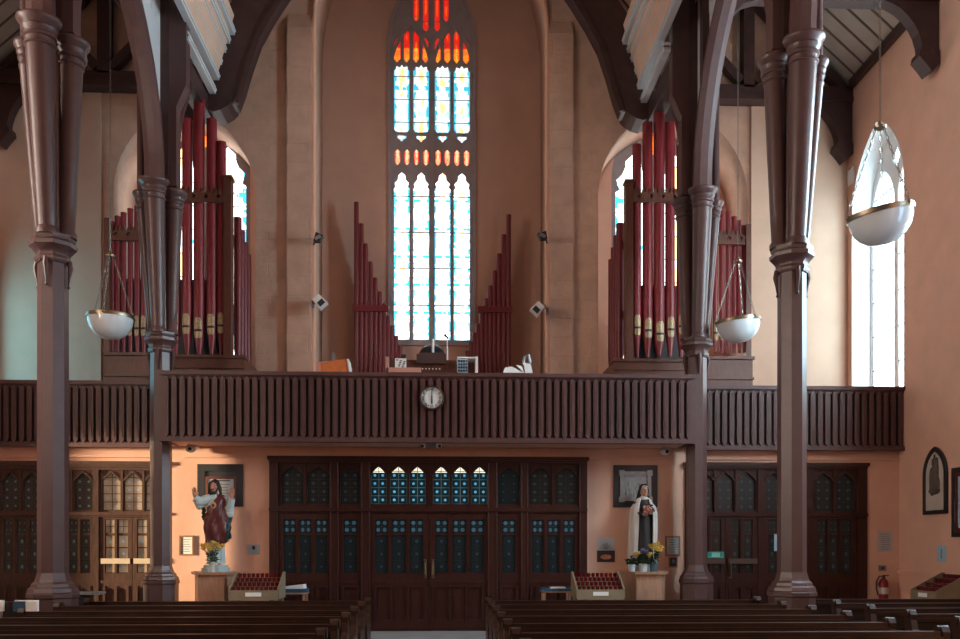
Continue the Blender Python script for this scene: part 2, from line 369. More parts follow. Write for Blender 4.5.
# ceilings
def gable(name, xa, xe0, xe1, zap, ze, y0, y1, m, step):
    b = B(); t = .12
    for xe in (xe0, xe1):
        b.prism([(xe, ze), (xa, zap), (xa, zap + t), (xe, ze + t)], 'y', y0, y1)
        y = y0 + step * .5; dx = xe - xa; L_ = math.hypot(dx, zap - ze)
        n = Vector((-(zap - ze) * (1 if dx > 0 else -1), 0, -abs(dx))) / L_
        while y < y1:
            p0 = Vector((xe, 0, ze)) * .997 + Vector((xa, 0, zap)) * .003; p1 = Vector((xa, 0, zap))
            q = [p0, p1, p1 + n * .02, p0 + n * .02]
            b.prism([(v.x, v.z) for v in q], 'y', y - .022, y + .022, mi=1); y += step
    struct(name, b, m)
for s in (-1, 1): gable('ceiling', s*7.05, s*XW, s*5.07, 14.1, 12.0, -3, YU, [CEIL, CEILL], .42)
gable('ceiling', 0, -4.75, 4.75, 18.5, 12.9, -3, YU, [CREAM, CEILL], .42)

# ------------------------------------------------------------------ stained glass, centre
def YC(v): return v
Yw = 21.0
def lx(p): return ax(p, Yw)
def lz(p): return az(p, Yw)
lights = [(394, 409.4), (413.2, 429), (434.8, 450.2), (453.9, 469.8)]
holes, P = [], []
def trefoil_light(x0, x1, z0, z1):
    w = x1 - x0; c = (x0 + x1) / 2
    return [(x0, z0), (x1, z0), (x1, z1 - w*1.05), (x1 - w*.1, z1 - w*.98), (x1 - w*.02, z1 - w*.72), (x1 - w*.2, z1 - w*.55), (c + w*.24, z1 - w*.42), (c + w*.22, z1 - w*.2), (c, z1),
            (c - w*.22, z1 - w*.2), (c - w*.24, z1 - w*.42), (x0 + w*.2, z1 - w*.55), (x0 + w*.02, z1 - w*.72), (x0 + w*.1, z1 - w*.98), (x0, z1 - w*1.05)]
for a, c in lights:
    x0, x1 = lx(a), lx(c); h = trefoil_light(x0, x1, lz(340), lz(172)); holes.append(h); P.append((h, 6, 0))
    w = x1 - x0; m = (x0 + x1) / 2; z0, z1 = lz(133), lz(67)
    h = [(x0 + w*.15, z0), (x1 - w*.15, z0), (x1, z0 + w*.2), (x1, z1 - w*.2), (x1 - w*.12, z1 - w*.12), (x1 - w*.15, z1 + w*.08), (m + w*.12, z1), (m, z1 + w*.18), (m - w*.12, z1), (x0 + w*.15, z1 + w*.08), (x0 + w*.12, z1 - w*.12), (x0, z1 - w*.2), (x0, z0 + w*.2)]
    holes.append(h); P.append((h, 3, 1))
    h = [(m, z0 - w*.62), (m + w*.14, z0 - w*.45), (m + w*.32, z0 - w*.36), (m + w*.3, z0 - w*.14), (m - w*.3, z0 - w*.14), (m - w*.32, z0 - w*.36), (m - w*.14, z0 - w*.45)]
    holes.append(h); P.append((h, 1, 1))
def diamond(x0, x1, z0, z1, tip):
    m = (x0 + x1) / 2
    return [(m, z0 - tip), (x1, z0), (x1, z1), (m, z1 + tip), (x0, z1), (x0, z0)]
for a, c in ((394.7, 400.2), (404.4, 409.6), (414, 418.8), (423, 428.8), (435.2, 440.8), (444.6, 450), (454.3, 459.7), (463.8, 469.4)):
    h = diamond(lx(a), lx(c), lz(163), lz(151.5), .07); holes.append(h); P.append((h, 1, 4))
for (a, c), t in zip(((394, 400.4), (403.8, 409.4), (413.2, 418.8), (422.6, 428.4), (434.8, 440.4), (444.4, 450.2), (453.8, 459.4), (463, 469.2)), (40, 31, 31, 39, 39, 31, 31, 40)):
    x0, x1 = lx(a), lx(c); z0, zm, z1 = lz(60), lz(47), lz(t)
    h = [((x0+x1)/2, z0 - .08), (x1, z0), (x1, zm), (x0, zm), (x0, z0)]; holes.append([((x0+x1)/2, z0 - .08), (x1, z0), (x1, z1 - .05), ((x0+x1)/2, z1 + .07), (x0, z1 - .05), (x0, z0)])
    P.append((h, 1, 3)); P.append(([(x0, zm), (x1, zm), (x1, z1 - .05), ((x0+x1)/2, z1 + .07), (x0, z1 - .05)], 1, 2))
for (a, c), t, q in zip(((413.6, 418.8), (423, 428.4), (434.6, 439.6), (443.7, 448.6)), (19, 29, 29, 19), (-2, -12, -12, -2)):
    h = diamond(lx(a), lx(c), lz(t), lz(q), .07); holes.append(h); P.append((h, 1, 2))
o = struct('window_1', slab(WINS[0], holes, 'y', 20.98, 21.14), STONE)
mould = B()
out = pointed(0, 1.0, 6.52, 13.7, 1.70, 14)
mould.sweep([(x, 20.99, z) for x, z in out[1:] + out[:1]], 'y', [(-.04, -.035), (.04, -.035), (.04, .04), (-.04, .04)])
mould.box(-.045, .045, 20.93, 21.0, 6.5, 13.5)
for s in (-1, 1):        # sub-arches over each pair of lights
    su = pointed(s*.5, .48, 12.9, 12.95, 1.12, 8)[2:]
    mould.sweep([(x, 20.97, z) for x, z in su], 'y', [(-.03, -.045), (.03, -.045), (.03, .03), (-.03, .03)])
mould.box(-1.03, 1.03, 20.93, 21.1, 6.42, 6.53)
struct('window_frame', mould, STONE, o)
g = B()
for h, nv, mi in P: g.pane(h, 21.06, 'y', 1, nv, mi)
struct('pane', g, [SG, SGU, SR, SO, SQ], o)
sb = B()
for py in (305, 268, 232, 196): sb.box(-.95, .95, 21.03, 21.05, lz(py) - .012, lz(py) + .012)
struct('window_bar', sb, DARK, o)
for n, x in ((2, -5.34), (3, 5.36)):
    hs = [trefoil_light(x + q*.51 - .44, x + q*.51 + .44, 5.5, 11.1) for q in (-1, 1)]
    o = struct('window_%d' % n, slab(pointed(x, 1.05, 5.4, 10.5, 1.6), hs + [diamond(x - .2, x + .2, 11.2, 11.45, .14)], 'y', 21.02, 21.14), STONE)
    g = B()
    for h in hs: g.pane(h, 21.08, 'y', 1, 5)
    g.pane(diamond(x - .2, x + .2, 11.2, 11.45, .14), 21.08, 'y', 1, 1, 1)
    struct('pane', g, [SG, SO], o)

# ------------------------------------------------------------------ clustered iron pillars
OCT = PI / 8
def octo(b, prof, c, ph=OCT): b.lathe(prof, 8, c, ph=ph)
def colonnette(b, p0, p1, r0, r1, n=18, cap_h=.36):
    p0, p1 = Vector(p0), Vector(p1); d = p1 - p0; L = d.length
    M = Matrix.Translation(p0) @ d.to_track_quat('Z', 'Y').to_matrix().to_4x4()
    h = L - cap_h; rr = lambda z: r0 + (r1*.84 - r0) * min(1, z / h)
    prof = [(r0*1.25, 0), (r0*1.25, .06), (r0, .1)] + [(rr(z*h), z*h) for z in (.2, .4, .6, .8, 1.0)]
    k = r1 * .84
    prof += [(k*1.12, h + .015), (k*1.12, h + .04), (k*1.0, h + .055), (k*1.02, h + .10), (k*1.16, h + .115), (k*1.16, h + .145), (k*1.07, h + .16), (k*1.22, h + .20), (k*1.26, h + .225), (k*1.18, h + .24),
             (k*1.38, h + .285), (k*1.52, h + .315), (k*1.55, h + .34), (k*1.5, L), (k*.9, L + .005)]
    b.lathe(prof, n, M=M)
def arc_rib(y0, z0, y1, h, n=16):
    """half of a pointed arch in the (y, z) plane from the springing (y0, z0) to its apex above y1"""
    a = abs(y1 - y0); c = (h*h - a*a) / (2*a); R = a + c; A = math.atan2(h, c); sg = 1 if y1 > y0 else -1
    return [(y1 - sg * (-c + R*math.cos(A*i/n)), z0 + R*math.sin(A*i/n)) for i in range(n + 1)]
RIB = [(-.17, .0), (-.17, .10), (-.12, .15), (-.12, .24), (-.08, .28), (-.08, .42), (.08, .42), (.08, .28), (.12, .24), (.12, .15), (.17, .10), (.17, 0), (.07, -.05), (-.07, -.05)]
def pillar(x, y, label, back, dz=0):
    s = 1 if x > 0 else -1
    t = thing('clustered_pillar', label, 'pillar', (x, y, 0), 'clustered nave pillars')
    b = B(); octo(b, [(.315, 0), (.315, .93), (.335, .95), (.335, 1.0), (.29, 1.04)], (x, y, 0)); obj('plinth', b, IRON, t)
    b = B(); octo(b, [(.325, 1.02), (.31, 1.07), (.28, 1.09), (.27, 1.13), (.235, 1.16), (.22, 1.2), (.198, 1.28), (.193, 5.5 + dz)], (x, y, 0)); obj('shaft', b, IRON, t)
    b = B(); octo(b, [(.21, 5.46), (.235, 5.50), (.235, 5.53), (.215, 5.56), (.22, 5.59), (.26, 5.64), (.30, 5.68), (.305, 5.73), (.27, 5.76), (.285, 5.79), (.285, 5.83), (.18, 5.86)], (x, y, dz))
    for k in range(4):
        a = PI/2 * k; ca, sa = math.cos(a), math.sin(a)
        b.tube([(x + ca*.215, y + sa*.215, 5.50 + dz), (x + ca*.235, y + sa*.235, 5.40 + dz), (x + ca*.215, y + sa*.215, 5.28 + dz), (x + ca*.205, y + sa*.205, 5.17 + dz)], [.035, .035, .020, .012], 8)
        b.ball((x + ca*.207, y + sa*.207, 5.15 + dz), .022, 8, 5)
    obj('ring_capital', b, IRON, t, 35)
    b = B(); b.lathe([(.15, 5.8 + dz), (.15, 8.7)], 12, (x, y, 0)); obj('core', b, IRON, t)
    zt = 8.55 + dz
    specs = [((0, -.42), .12, .215), ((0, .42), .12, .215), ((-s*.24, .02), .11, .185), ((s*.39, .05), .08, .12)]
    for (dx, dy), r0, r1 in specs:
        b = B(); q = .17 / math.hypot(dx, dy)
        colonnette(b, (x + dx*q, y + dy*q, 5.82 + dz), (x + dx, y + dy, zt - (.05 if dx else 0)), r0, r1); obj('colonnette', b, IRON, t, 38)
    # posts and arch ribs above the capitals
    b = B(); b.box(x - s*.05 - .13, x - s*.05 + .13, y - .15, y + .15, 8.55, 13.6)
    obj('wall_post', b, TIMBER, t)
    b = B(); b.prism([(x - s*.12, zt + .01), (x - s*.32, zt + .01), (x - s*.32, 9.85), (x - s*.50, 10.25), (x - s*.50, 13.6), (x - s*.12, 13.6)], 'y', y - .13, y + .13); obj('bracket_post', b, IRON, t)
    b = B()
    pts = arc_rib(y - .42, zt, y - 2.285, 2.9); b.sweep([(x, p, z) for p, z in pts], 'x', [(a, -q) for a, q in RIB]); obj('arch_rib', b, IRON, t)
    b = B()
    yb = y + (2.285 if not back else 1.28); pts = arc_rib(y + .42, zt, yb, 2.9 if not back else 2.35); b.sweep([(x, p, z) for p, z in pts], 'x', RIB); obj('arch_rib', b, IRON, t)
    b = B()                                       # outer vertical shaft over the small capital
    b.tube([(x + s*.39, y + .05, zt - .1), (x + s*.39, y + .05, 12.3)], .07, 10); obj('outer_shaft', b, IRON, t, 40)
    return t
pillar(-5.02, 16.75, 'brown iron pillar where the gallery front ends beside the pale robed statue', True, -.2)
pillar(5.14, 16.75, 'brown iron pillar where the gallery front ends beside the cloaked nun statue', True, -.2)
pillar(-5.02, 12.18, 'tall brown iron pillar beside the pews in front of the bright side doors', False)
pillar(5.17, 12.18, 'tall iron pillar with a bright blue daylight edge beside the pews', False)
# spandrel boards over the arcade, cornice and nave truss
for s, side in ((-1, 'with the pale robed statue'), (1, 'with the cloaked nun statue')):
    X = -5.02 if s < 0 else 5.15
    for k, y in enumerate((16.75, 12.18)):
        for d in (-1, 1):
            if d > 0 and k == 0: continue
            arc = arc_rib(y + d*.42, 8.55, y + d*2.285, 3.1)
            pts = [(y + d*.15, 8.7)] + [(p, z + .14) for p, z in arc] + [(y + d*2.285, 13.2), (y + d*.15, 13.2)]
            b = B().prism(pts, 'x', X - .03, X + .03)
            for q in range(1, 9): b.box(X - .045, X + .045, y + d*(.15 + q*.26) - .012, y + d*(.15 + q*.26) + .012, 11.35, 13.2)
            struct('wall_spandrel', b, WHITEB)
    t = thing('stepped_cornice', 'stepped white cornice boards high on the side ' + side, 'cornice', (s*4.5, 16, 11.3), 'nave cornices')
    base = [(-4.62, 11.12), (-4.55, 11.42), (-4.50, 11.75), (-4.42, 12.02), (-4.34, 12.22), (-4.24, 12.40)]
    for i, (x, z) in enumerate(base):
        b = B(); y1 = 18.65 + .02 * i
        x0, x1 = sorted((s*(-x), s*(-x - .13))); b.box(x0, x1, 15.5 if i else 16.66, y1, z, z + .16)
        x0, x1 = sorted((s*(-x - .02), s*(-x - .15))); b.box(x0, x1, 15.5 if i else 16.66, y1, z + .06, z + .10)
        obj('cornice_board', b, WHITEB, t)
    b = B(); b.prism([(s*4.50, 11.5), (s*4.44, 11.5), (s*4.1, 12.75), (s*4.3, 12.95)], 'y', 15.5, 18.6); obj('cornice_backing', b, CREAM, t)
    b = B(); x0, x1 = sorted((s*4.66, s*4.95)); b.box(x0, x1, 17.0, 19.2, 10.75, 11.12); obj('wall_plate', b, TIMBER, t)
    # arched brace of the roof truss against the end wall
    t = thing('roof_brace', 'dark arched roof brace on a corbel, side ' + side, 'roof brace', (s*4.5, 18.9, 10.7), 'nave roof braces')
    inner = [ax_ for ax_ in ((238, 108), (244, 92), (251, 68), (260, 42), (272, 20), (285, 0), (302, -25), (325, -52), (352, -75), (385, -95))]
    ip = [at(px, py, 18.9) for px, py in inner]; ip = [(-s*abs(x)*-1, z) for x, z in ip]
    outer = [(s*.9, 17.2), (s*2.3, 15.8), (s*4.3, 12.95), (s*4.78, 12.3), (s*4.78, 11.0)]
    b = B().prism(ip + outer, 'y', 18.72, 19.12); obj('brace', b, TIMBER, t)
    for px_ in (0,):
        b = B(); b.prism([(s*4.85, 11.1), (s*4.14, 11.1), (s*4.16, 10.98), (s*4.26, 10.88), (s*4.40, 10.80), (s*4.55, 10.76), (s*4.72, 10.84), (s*4.85, 11.02)], 'y', 18.66, 19.28); obj('corbel', b, TIMBER, t)
    b = B(); b.sweep([(x, 18.7, z) for x, z in ip], 'y', [(-.04, -.05), (.03, -.05), (.03, .06), (-.04, .06)]); obj('moulding', b, TIMBER, t)
    # aisle trusses
    def truss(y, label, brace_in, parts_up):
        t = thing('aisle_truss', label, 'roof truss', (s*7.05, y, 11.4), 'aisle roof trusses')
        zb = 11.58 if parts_up else 11.7
        b = B(); x0, x1 = sorted((s*5.2, s*(XW - .01))); b.box(x0, x1, y - .14, y + .14, zb, zb + .30); b.box(x0, x1, y - .17, y + .17, zb - .03, zb + .07); obj('tie_beam', b, TIMBER, t)
        # wall brace: post, curved brace, corbel
        xo = XW - .02
        arc = [(xo - .30 - .95 * (1 - math.cos(k/8*PI/2)), zb - 1.0 + 1.0 * math.sin(k/8*PI/2)) for k in range(9)]
        b = B().prism([(s*xo, zb), (s*xo, zb - 1.0)] + [(s*x, z) for x, z in arc], 'y', y - .12, y + .12); obj('brace', b, TIMBER, t)
        b = B().prism([(s*xo, zb - .95), (s*(xo - .36), zb - .95), (s*(xo - .38), zb - 1.06), (s*(xo - .24), zb - 1.22), (s*(xo - .16), zb - 1.33), (s*xo, zb - 1.2)], 'y', y - .16, y + .16); obj('corbel', b, TIMBER, t)
        xi = 5.12
        arc = [(5.14, zb - 1.74), (5.17, zb - 1.35), (5.23, zb - 1.02), (5.32, zb - .72), (5.46, zb - .48), (5.60, zb - .29), (5.76, zb - .14), (6.05, zb - .05), (6.42, zb)]
        b = B().prism([(s*5.0, zb), (s*5.0, zb - 1.74)] + [(s*x, z) for x, z in arc], 'y', y - .1, y + .1); obj('brace', b, TIMBER, t)
        if parts_up:
            b = B().box(s*7.05 - .12, s*7.05 + .12, y - .14, y + .14, zb + .25, 14.0); obj('king_post', b, TIMBER, t)
            for d in (-1, 1):
                c = [(s*7.05 + d*(.15 + 1.2*k/8), zb + .42 + .75 * math.sin(k/8*PI/2) + .35*(k/8)**2) for k in range(9)]
                b = B().sweep([(x, y, z) for x, z in c], 'y', [(-.1, -.09), (.1, -.09), (.1, .09), (-.1, .09)]); obj('strut', b, TIMBER, t)
                b = B().sweep([(s*7.05, y, 13.95), (s*7.05 + d*2.15, y, 11.9)], 'y', [(-.12, -.08), (.12, -.08), (.12, .08), (-.12, .08)]); obj('rafter', b, TIMBER, t)
        return t
    truss(19.38, 'dark king post truss against the end wall, side ' + side, True, True)
    truss(15.95, 'dark tie beam on curved wall braces, side ' + side, True, False)
    b = B(); a0, a1 = sorted((s*(XW - .13), s*XW)); b.box(a0, a1, 8, 19.2, 11.84, 12.0); struct('trim_3', b, TIMBER)

# ------------------------------------------------------------------ gallery fronts
def gallery(name, label, x0, x1, yf, zb, zt, ret=None):
    t = thing(name, label, 'gallery front', ((x0 + x1)/2, yf, zb), 'gallery fronts')
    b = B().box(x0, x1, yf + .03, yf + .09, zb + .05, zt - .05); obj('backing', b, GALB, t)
    b = B().box(x0 - .02, x1 + .02, yf - .07, yf + .14, zt - .07, zt); b.box(x0 - .01, x1 + .01, yf - .03, yf + .1, zt - .09, zt - .06); obj('top_rail', b, GALW, t)
    b = B().box(x0, x1, yf - .05, yf + .12, zb - .03, zb + .035); b.box(x0, x1, yf - .02, yf + .1, zb + .03, zb + .055); obj('bottom_rail', b, GALW, t)
    b = B(); n = max(1, round((x1 - x0) / .146)); st = (x1 - x0) / n
    for i in range(n):
        c = x0 + (i + .5) * st; w = .046
        b.prism([(c - w, zb + .11), (c - w*.2, zb + .05), (c + w*.2, zb + .05), (c + w, zb + .11), (c + w, zt - .15), (c + w*.2, zt - .085), (c - w*.2, zt - .085), (c - w, zt - .15)], 'y', yf - .025, yf + .035)
        b.box(c - st*.5, c + st*.5, yf + .005, yf + .035, zb + .04, zb + .075); b.box(c - st*.5, c + st*.5, yf + .005, yf + .035, zt - .13, zt - .08)
        b.box(c - w*.35, c + w*.35, yf - .035, yf - .02, zb + .16, zt - .2)
    obj('slats', b, GALW, t)
    return t
gc = gallery('gallery_front', 'long brown slatted gallery front carrying the round clock', -4.86, 4.94, 16.3, 3.59, 4.845)
for x in (-4.86, 4.94): obj('return_panel', B().box(x - .06, x + .06, 16.3, 17.12, 3.56, 4.84), GALW, gc)
gallery('gallery_front', 'short slatted gallery front above the bright side doors', -XW, -5.22, 17.1, 3.57, 4.80)
gallery('gallery_front', 'short slatted gallery front above the doors with the green exit sign', 5.28, XW, 17.1, 3.57, 4.80)

# ------------------------------------------------------------------ timber door screens
def screen(label, px0, px1, top, zt_px, bays, W_, yb=17.2, pr=.09):
    """bays: list of dicts with px ranges: x0,x1, transoms [(a,b)], leaves [(x0,x1,[lights])]"""
    Y = yb; c = (px0 + px1) / 2
    X = lambda p: ax(p, Y); Z = lambda q: az(q, Y, c)
    t = thing('door_screen', label, 'door screen', (X(c), Y, 0), 'timber door screens')
    tz0, tz1, dz = Z(zt_px[1]), Z(zt_px[0]), Z(zt_px[2])
    holes = []
    for by in bays:
        holes.append(rect(X(by['x0']), X(by['x1']), tz0 - .02, tz1 + .04)); holes.append(rect(X(by['x0']), X(by['x1']), .02, dz))
    b = slab(rect(X(px0), X(px1), 0, Z(top)), holes, 'y', Y - pr, Y + .08)
    b.box(X(px0) - .03, X(px1) + .03, Y - pr - .05, Y + .08, Z(top) - .07, Z(top)); b.box(X(px0), X(px1), Y - pr - .03, Y, Z(top) - .11, Z(top) - .06)
    b.box(X(px0), X(px1), Y - pr - .035, Y - .05, dz + .03, dz + .09)
    for by in bays if pr > .085 else ():
        for e in ('x0', 'x1'): b.tube([(X(by[e]), Y - pr, .05), (X(by[e]), Y - pr, Z(top) - .12)], .016, 8)
    obj('frame', b, W_, t)
    for by in bays:
        x0, x1 = X(by['x0']), X(by['x1'])
        hs = [ogee((X(a) + X(e))/2, (X(e) - X(a))/2, tz0 + .02, tz1 - .17, .16) for a, e in by['tr']]
        b = slab(rect(x0, x1, tz0 - .02, tz1 + .04), hs, 'y', Y - .03, Y + .03)
        for a, e in by['tr']:
            m = (X(a) + X(e))/2; hw = (X(e) - X(a))/2 + .012
            b.sweep([(x, Y - .035, z) for x, z in ogee(m, hw, tz0 + .02, tz1 - .17, .17)[2:]], 'y', [(-.02, -.016), (.01, -.016), (.01, .016), (-.02, .016)])
        for (a, e), (a2, e2) in zip(by['tr'], by['tr'][1:]):
            xm = (X(e) + X(a2))/2; b.box(xm - .022, xm + .022, Y - .06, Y, tz0, tz1 + .03)
        tr = obj('transom', b, W_, t)
        g = B()
        for h in hs: g.pane(h, Y + .015, 'y', 2, 4.6)
        obj('pane', g, by['gt'], tr)
        for lf in by['lv']:
            a, e, ls = lf['x0'], lf['x1'], lf['l']
            xa, xe = X(a), X(e); zl0, zl1 = Z(lf.get('b', 573)), Z(lf.get('t', 519.5)); lo0, lo1 = .22, zl0 - .28
            hs = [rect(X(p), X(q), zl0, zl1) for p, q in ls]; n = len(ls); pw = (xe - xa - .16) / n
            lp = []
            for i in range(n):
                p0, p1 = xa + .08 + pw*i + .035, xa + .08 + pw*(i+1) - .035
                lp.append([(p0, lo0), (p1, lo0), (p1, lo1 - .05), ((p0+p1)/2, lo1), (p0, lo1 - .05)] if lf.get('shield') else rect(p0, p1, lo0, lo1))
            yl = Y - .03
            b = slab(rect(xa, xe, .03, dz - .01), hs + lp, 'y', yl - .025, yl + .025)
            b.box(xa + .02, xe - .02, yl + .005, yl + .02, .1, lo1 + .05); b.box(xa, xe, yl - .04, yl - .02, zl0 - .2, zl0 - .14)
            for i in range(n + 1): b.box(xa + .08 + pw*i - .022, xa + .08 + pw*i + .022, yl - .042, yl - .02, lo0 - .02, lo1 + .03)
            for i in range(n - 1): xm = (X(ls[i][1]) + X(ls[i+1][0]))/2; b.box(xm - .018, xm + .018, yl - .04, yl - .02, zl0, zl1)
            d = obj('door_leaf', b, W_, t)
            g = B()
            for h in hs:
                g.pane(rect(h[0][0], h[1][0], zl1 - .27, zl1), yl + .012, 'y', 2, 2, 1); g.pane(rect(h[0][0], h[1][0], zl0, zl1 - .30), yl + .012, 'y', 1, 3)
            obj('pane', g, [by['gl'], GVT if by['gl'] is GV else by['gl']], d)
            b = B()
            for h in hs: b.box(h[0][0], h[1][0], yl - .01, yl + .018, zl1 - .305, zl1 - .265)
            obj('glazing_bar', b, W_, d)
            if 'h' in lf:
                hx = X(lf['h']); b = B().tube([(hx, yl - .03, Z(576)), (hx, yl - .08, Z(575)), (hx, yl - .08, Z(562)), (hx, yl - .03, Z(561))], .018, 8); b.box(hx - .03, hx + .03, yl - .035, yl - .022, Z(578), Z(559)); obj('door_handle', b, BRASS, d, 40, label='brass pull handle')
            if 'bar' in lf:
                b = B().box(xa + .04, xe - .02, yl - .09, yl - .06, Z(563.6), Z(558.4)); b.box(xa + .06, xa + .1, yl - .07, yl - .02, Z(563), Z(559)); b.box(xe - .1, xe - .06, yl - .07, yl - .02, Z(563), Z(559)); obj('push_bar', b, lf['bar'], d, label='wide push bar')
    return t
screen('wide dark central door screen under the clock with blue lit transom lights', 270, 586.5, 457, (466, 505, 513), [
    dict(x0=278, x1=331, tr=[(281.5, 303.5), (307.5, 329.5)], gt=GD, gl=GV, lv=[dict(x0=278, x1=331, l=[(284, 296), (300, 311.5), (316, 327.5)])]),
    dict(x0=338.5, x1=362, tr=[(340.5, 360)], gt=GD, gl=GV, lv=[dict(x0=338.5, x1=362, l=[(343.5, 357.5)])]),
    dict(x0=370, x1=488, tr=[(371, 386.5), (390, 407), (409.5, 425.5), (433, 449.3), (452, 468.5), (471.5, 487.3)], gt=GB, gl=GV, lv=[
        dict(x0=371, x1=428.7, l=[(375, 388), (392, 406), (410, 423.5)], h=425.6), dict(x0=429.3, x1=487, l=[(435, 448), (452.5, 466), (470, 484)], h=433)]),
    dict(x0=496.5, x1=521, tr=[(498, 519.5)], gt=GV, gl=GV, lv=[dict(x0=496.5, x1=521, l=[(502, 515.5)])]),
    dict(x0=527, x1=579, tr=[(529, 551), (555, 577)], gt=GD, gl=GV, lv=[dict(x0=527, x1=579, l=[(532, 543), (547.5, 558.5), (563, 574.5)])]),
], DOORW)
BARW = mat('brushed_brass_bar', (.75, .62, .45), .3, metal=.3)  # push bar in sunlight, the brightness is put into its colour
BARD = mat('dull_brass_bar', (.10, .06, .045), .4, metal=.3)  # same kind of bar in shade, darkened through its colour
screen('oak side door screen with brightly lit glass and pale push bars', -46, 165.5, 461.5, (472, 511, 517), [
    dict(x0=-39, x1=-2, tr=[(-37, -21), (-19, -4)], gt=GN, gl=GN, lv=[dict(x0=-39, x1=-2, l=[(-35, -27), (-23, -15), (-11, -4)])]),
    dict(x0=1, x1=43, tr=[(2.5, 19.5), (24, 41)], gt=GN, gl=GN, lv=[dict(x0=1, x1=43, l=[(5, 13.6), (18, 27), (31, 39.5)])]),
    dict(x0=49, x1=95, tr=[(52, 70), (75, 93)], gt=GN, gl=GN, lv=[dict(x0=49, x1=95, l=[(56, 65), (70, 78.6), (82.3, 91)], shield=1)]),
    dict(x0=100, x1=164, tr=[(103, 121), (124.6, 142.5), (146, 161.5)], gt=GW, gl=GW, lv=[dict(x0=101, x1=133, l=[(106, 115.6), (119, 128.7)], shield=1, bar=BARW), dict(x0=133.5, x1=163.5, l=[(138, 147.8), (151.3, 161)], shield=1, bar=BARW)]),
], DOORL, YSC, .08)
screen('dark side door screen carrying the green exit sign', 684, 865.5, 463, (472, 512, 518), [
    dict(x0=692, x1=757, tr=[(694, 712.8), (716, 733), (737.5, 755)], gt=GD, gl=GD, lv=[dict(x0=692, x1=724, l=[(698, 707), (711.5, 720.3)], shield=1, bar=BARD), dict(x0=724.5, x1=756.5, l=[(730.3, 738.8), (743, 751.7)], shield=1, bar=BARD, h=729)]),
    dict(x0=762.5, x1=805, tr=[(765, 781), (786, 802)], gt=GD, gl=GD, lv=[dict(x0=762.5, x1=805, l=[(767.3, 776.3), (780, 789), (793, 802)])]),
    dict(x0=811, x1=856, tr=[(814.5, 831.7), (835, 852.8)], gt=GD, gl=GD, lv=[dict(x0=811, x1=856, l=[(816, 825.6), (828.2, 837.3), (841, 850.3)])]),
], DOORW, YSC, .08)
def flat(name, label, cat, px0, px1, py0, py1, Y, th, frame, fw, inner, lines=None, lm=None, group=None):
    """a framed flat thing on the wall behind it at depth Y"""
    x0, x1 = ax(px0, Y), ax(px1, Y); c = (px0 + px1)/2; z0, z1 = az(py1, Y, c), az(py0, Y, c)
    t = thing(name, label, cat, ((x0+x1)/2, Y, z0), group)
    if fw:
        obj('frame', slab(rect(x0, x1, z0, z1), [rect(x0 + fw, x1 - fw, z0 + fw, z1 - fw)], 'y', Y - th, Y), frame, t)
    obj('sheet' if fw == 0 else 'inset', B().box(x0 + fw*.98, x1 - fw*.98, Y - th*.55, Y, z0 + fw*.98, z1 - fw*.98), inner, t)
    if lines:
        b = B()
        for a, e, q, h in lines: b.box(x0 + (x1-x0)*a, x0 + (x1-x0)*e, Y - th*.62, Y - th*.5, z0 + (z1-z0)*q - h, z0 + (z1-z0)*q + h)
        obj('lettering', b, lm or MATB, t)
    return t
TXT = lambda n, q0, q1, a=.22, e=.78: [(a + .03*((i*7) % 3), e - .04*((i*5) % 3), q1 - (q1-q0)*i/(n-1), .004) for i in range(n)]
YWF = YL
# exit sign
t = flat('exit_sign', 'small green and pale exit sign on the dark side door', 'sign', 707.3, 723.8, 551.5, 558, 17.262, .02, GREENS, .018, EXW, [(.06, .26, .5, .042), (.76, .93, .5, .042)], GREENS)
flat('notice', 'narrow pale notice stuck on the dark door beside the tall pillar', 'notice', 774, 779, 534, 551, 17.26, .01, PAPER, 0, BLUEP)

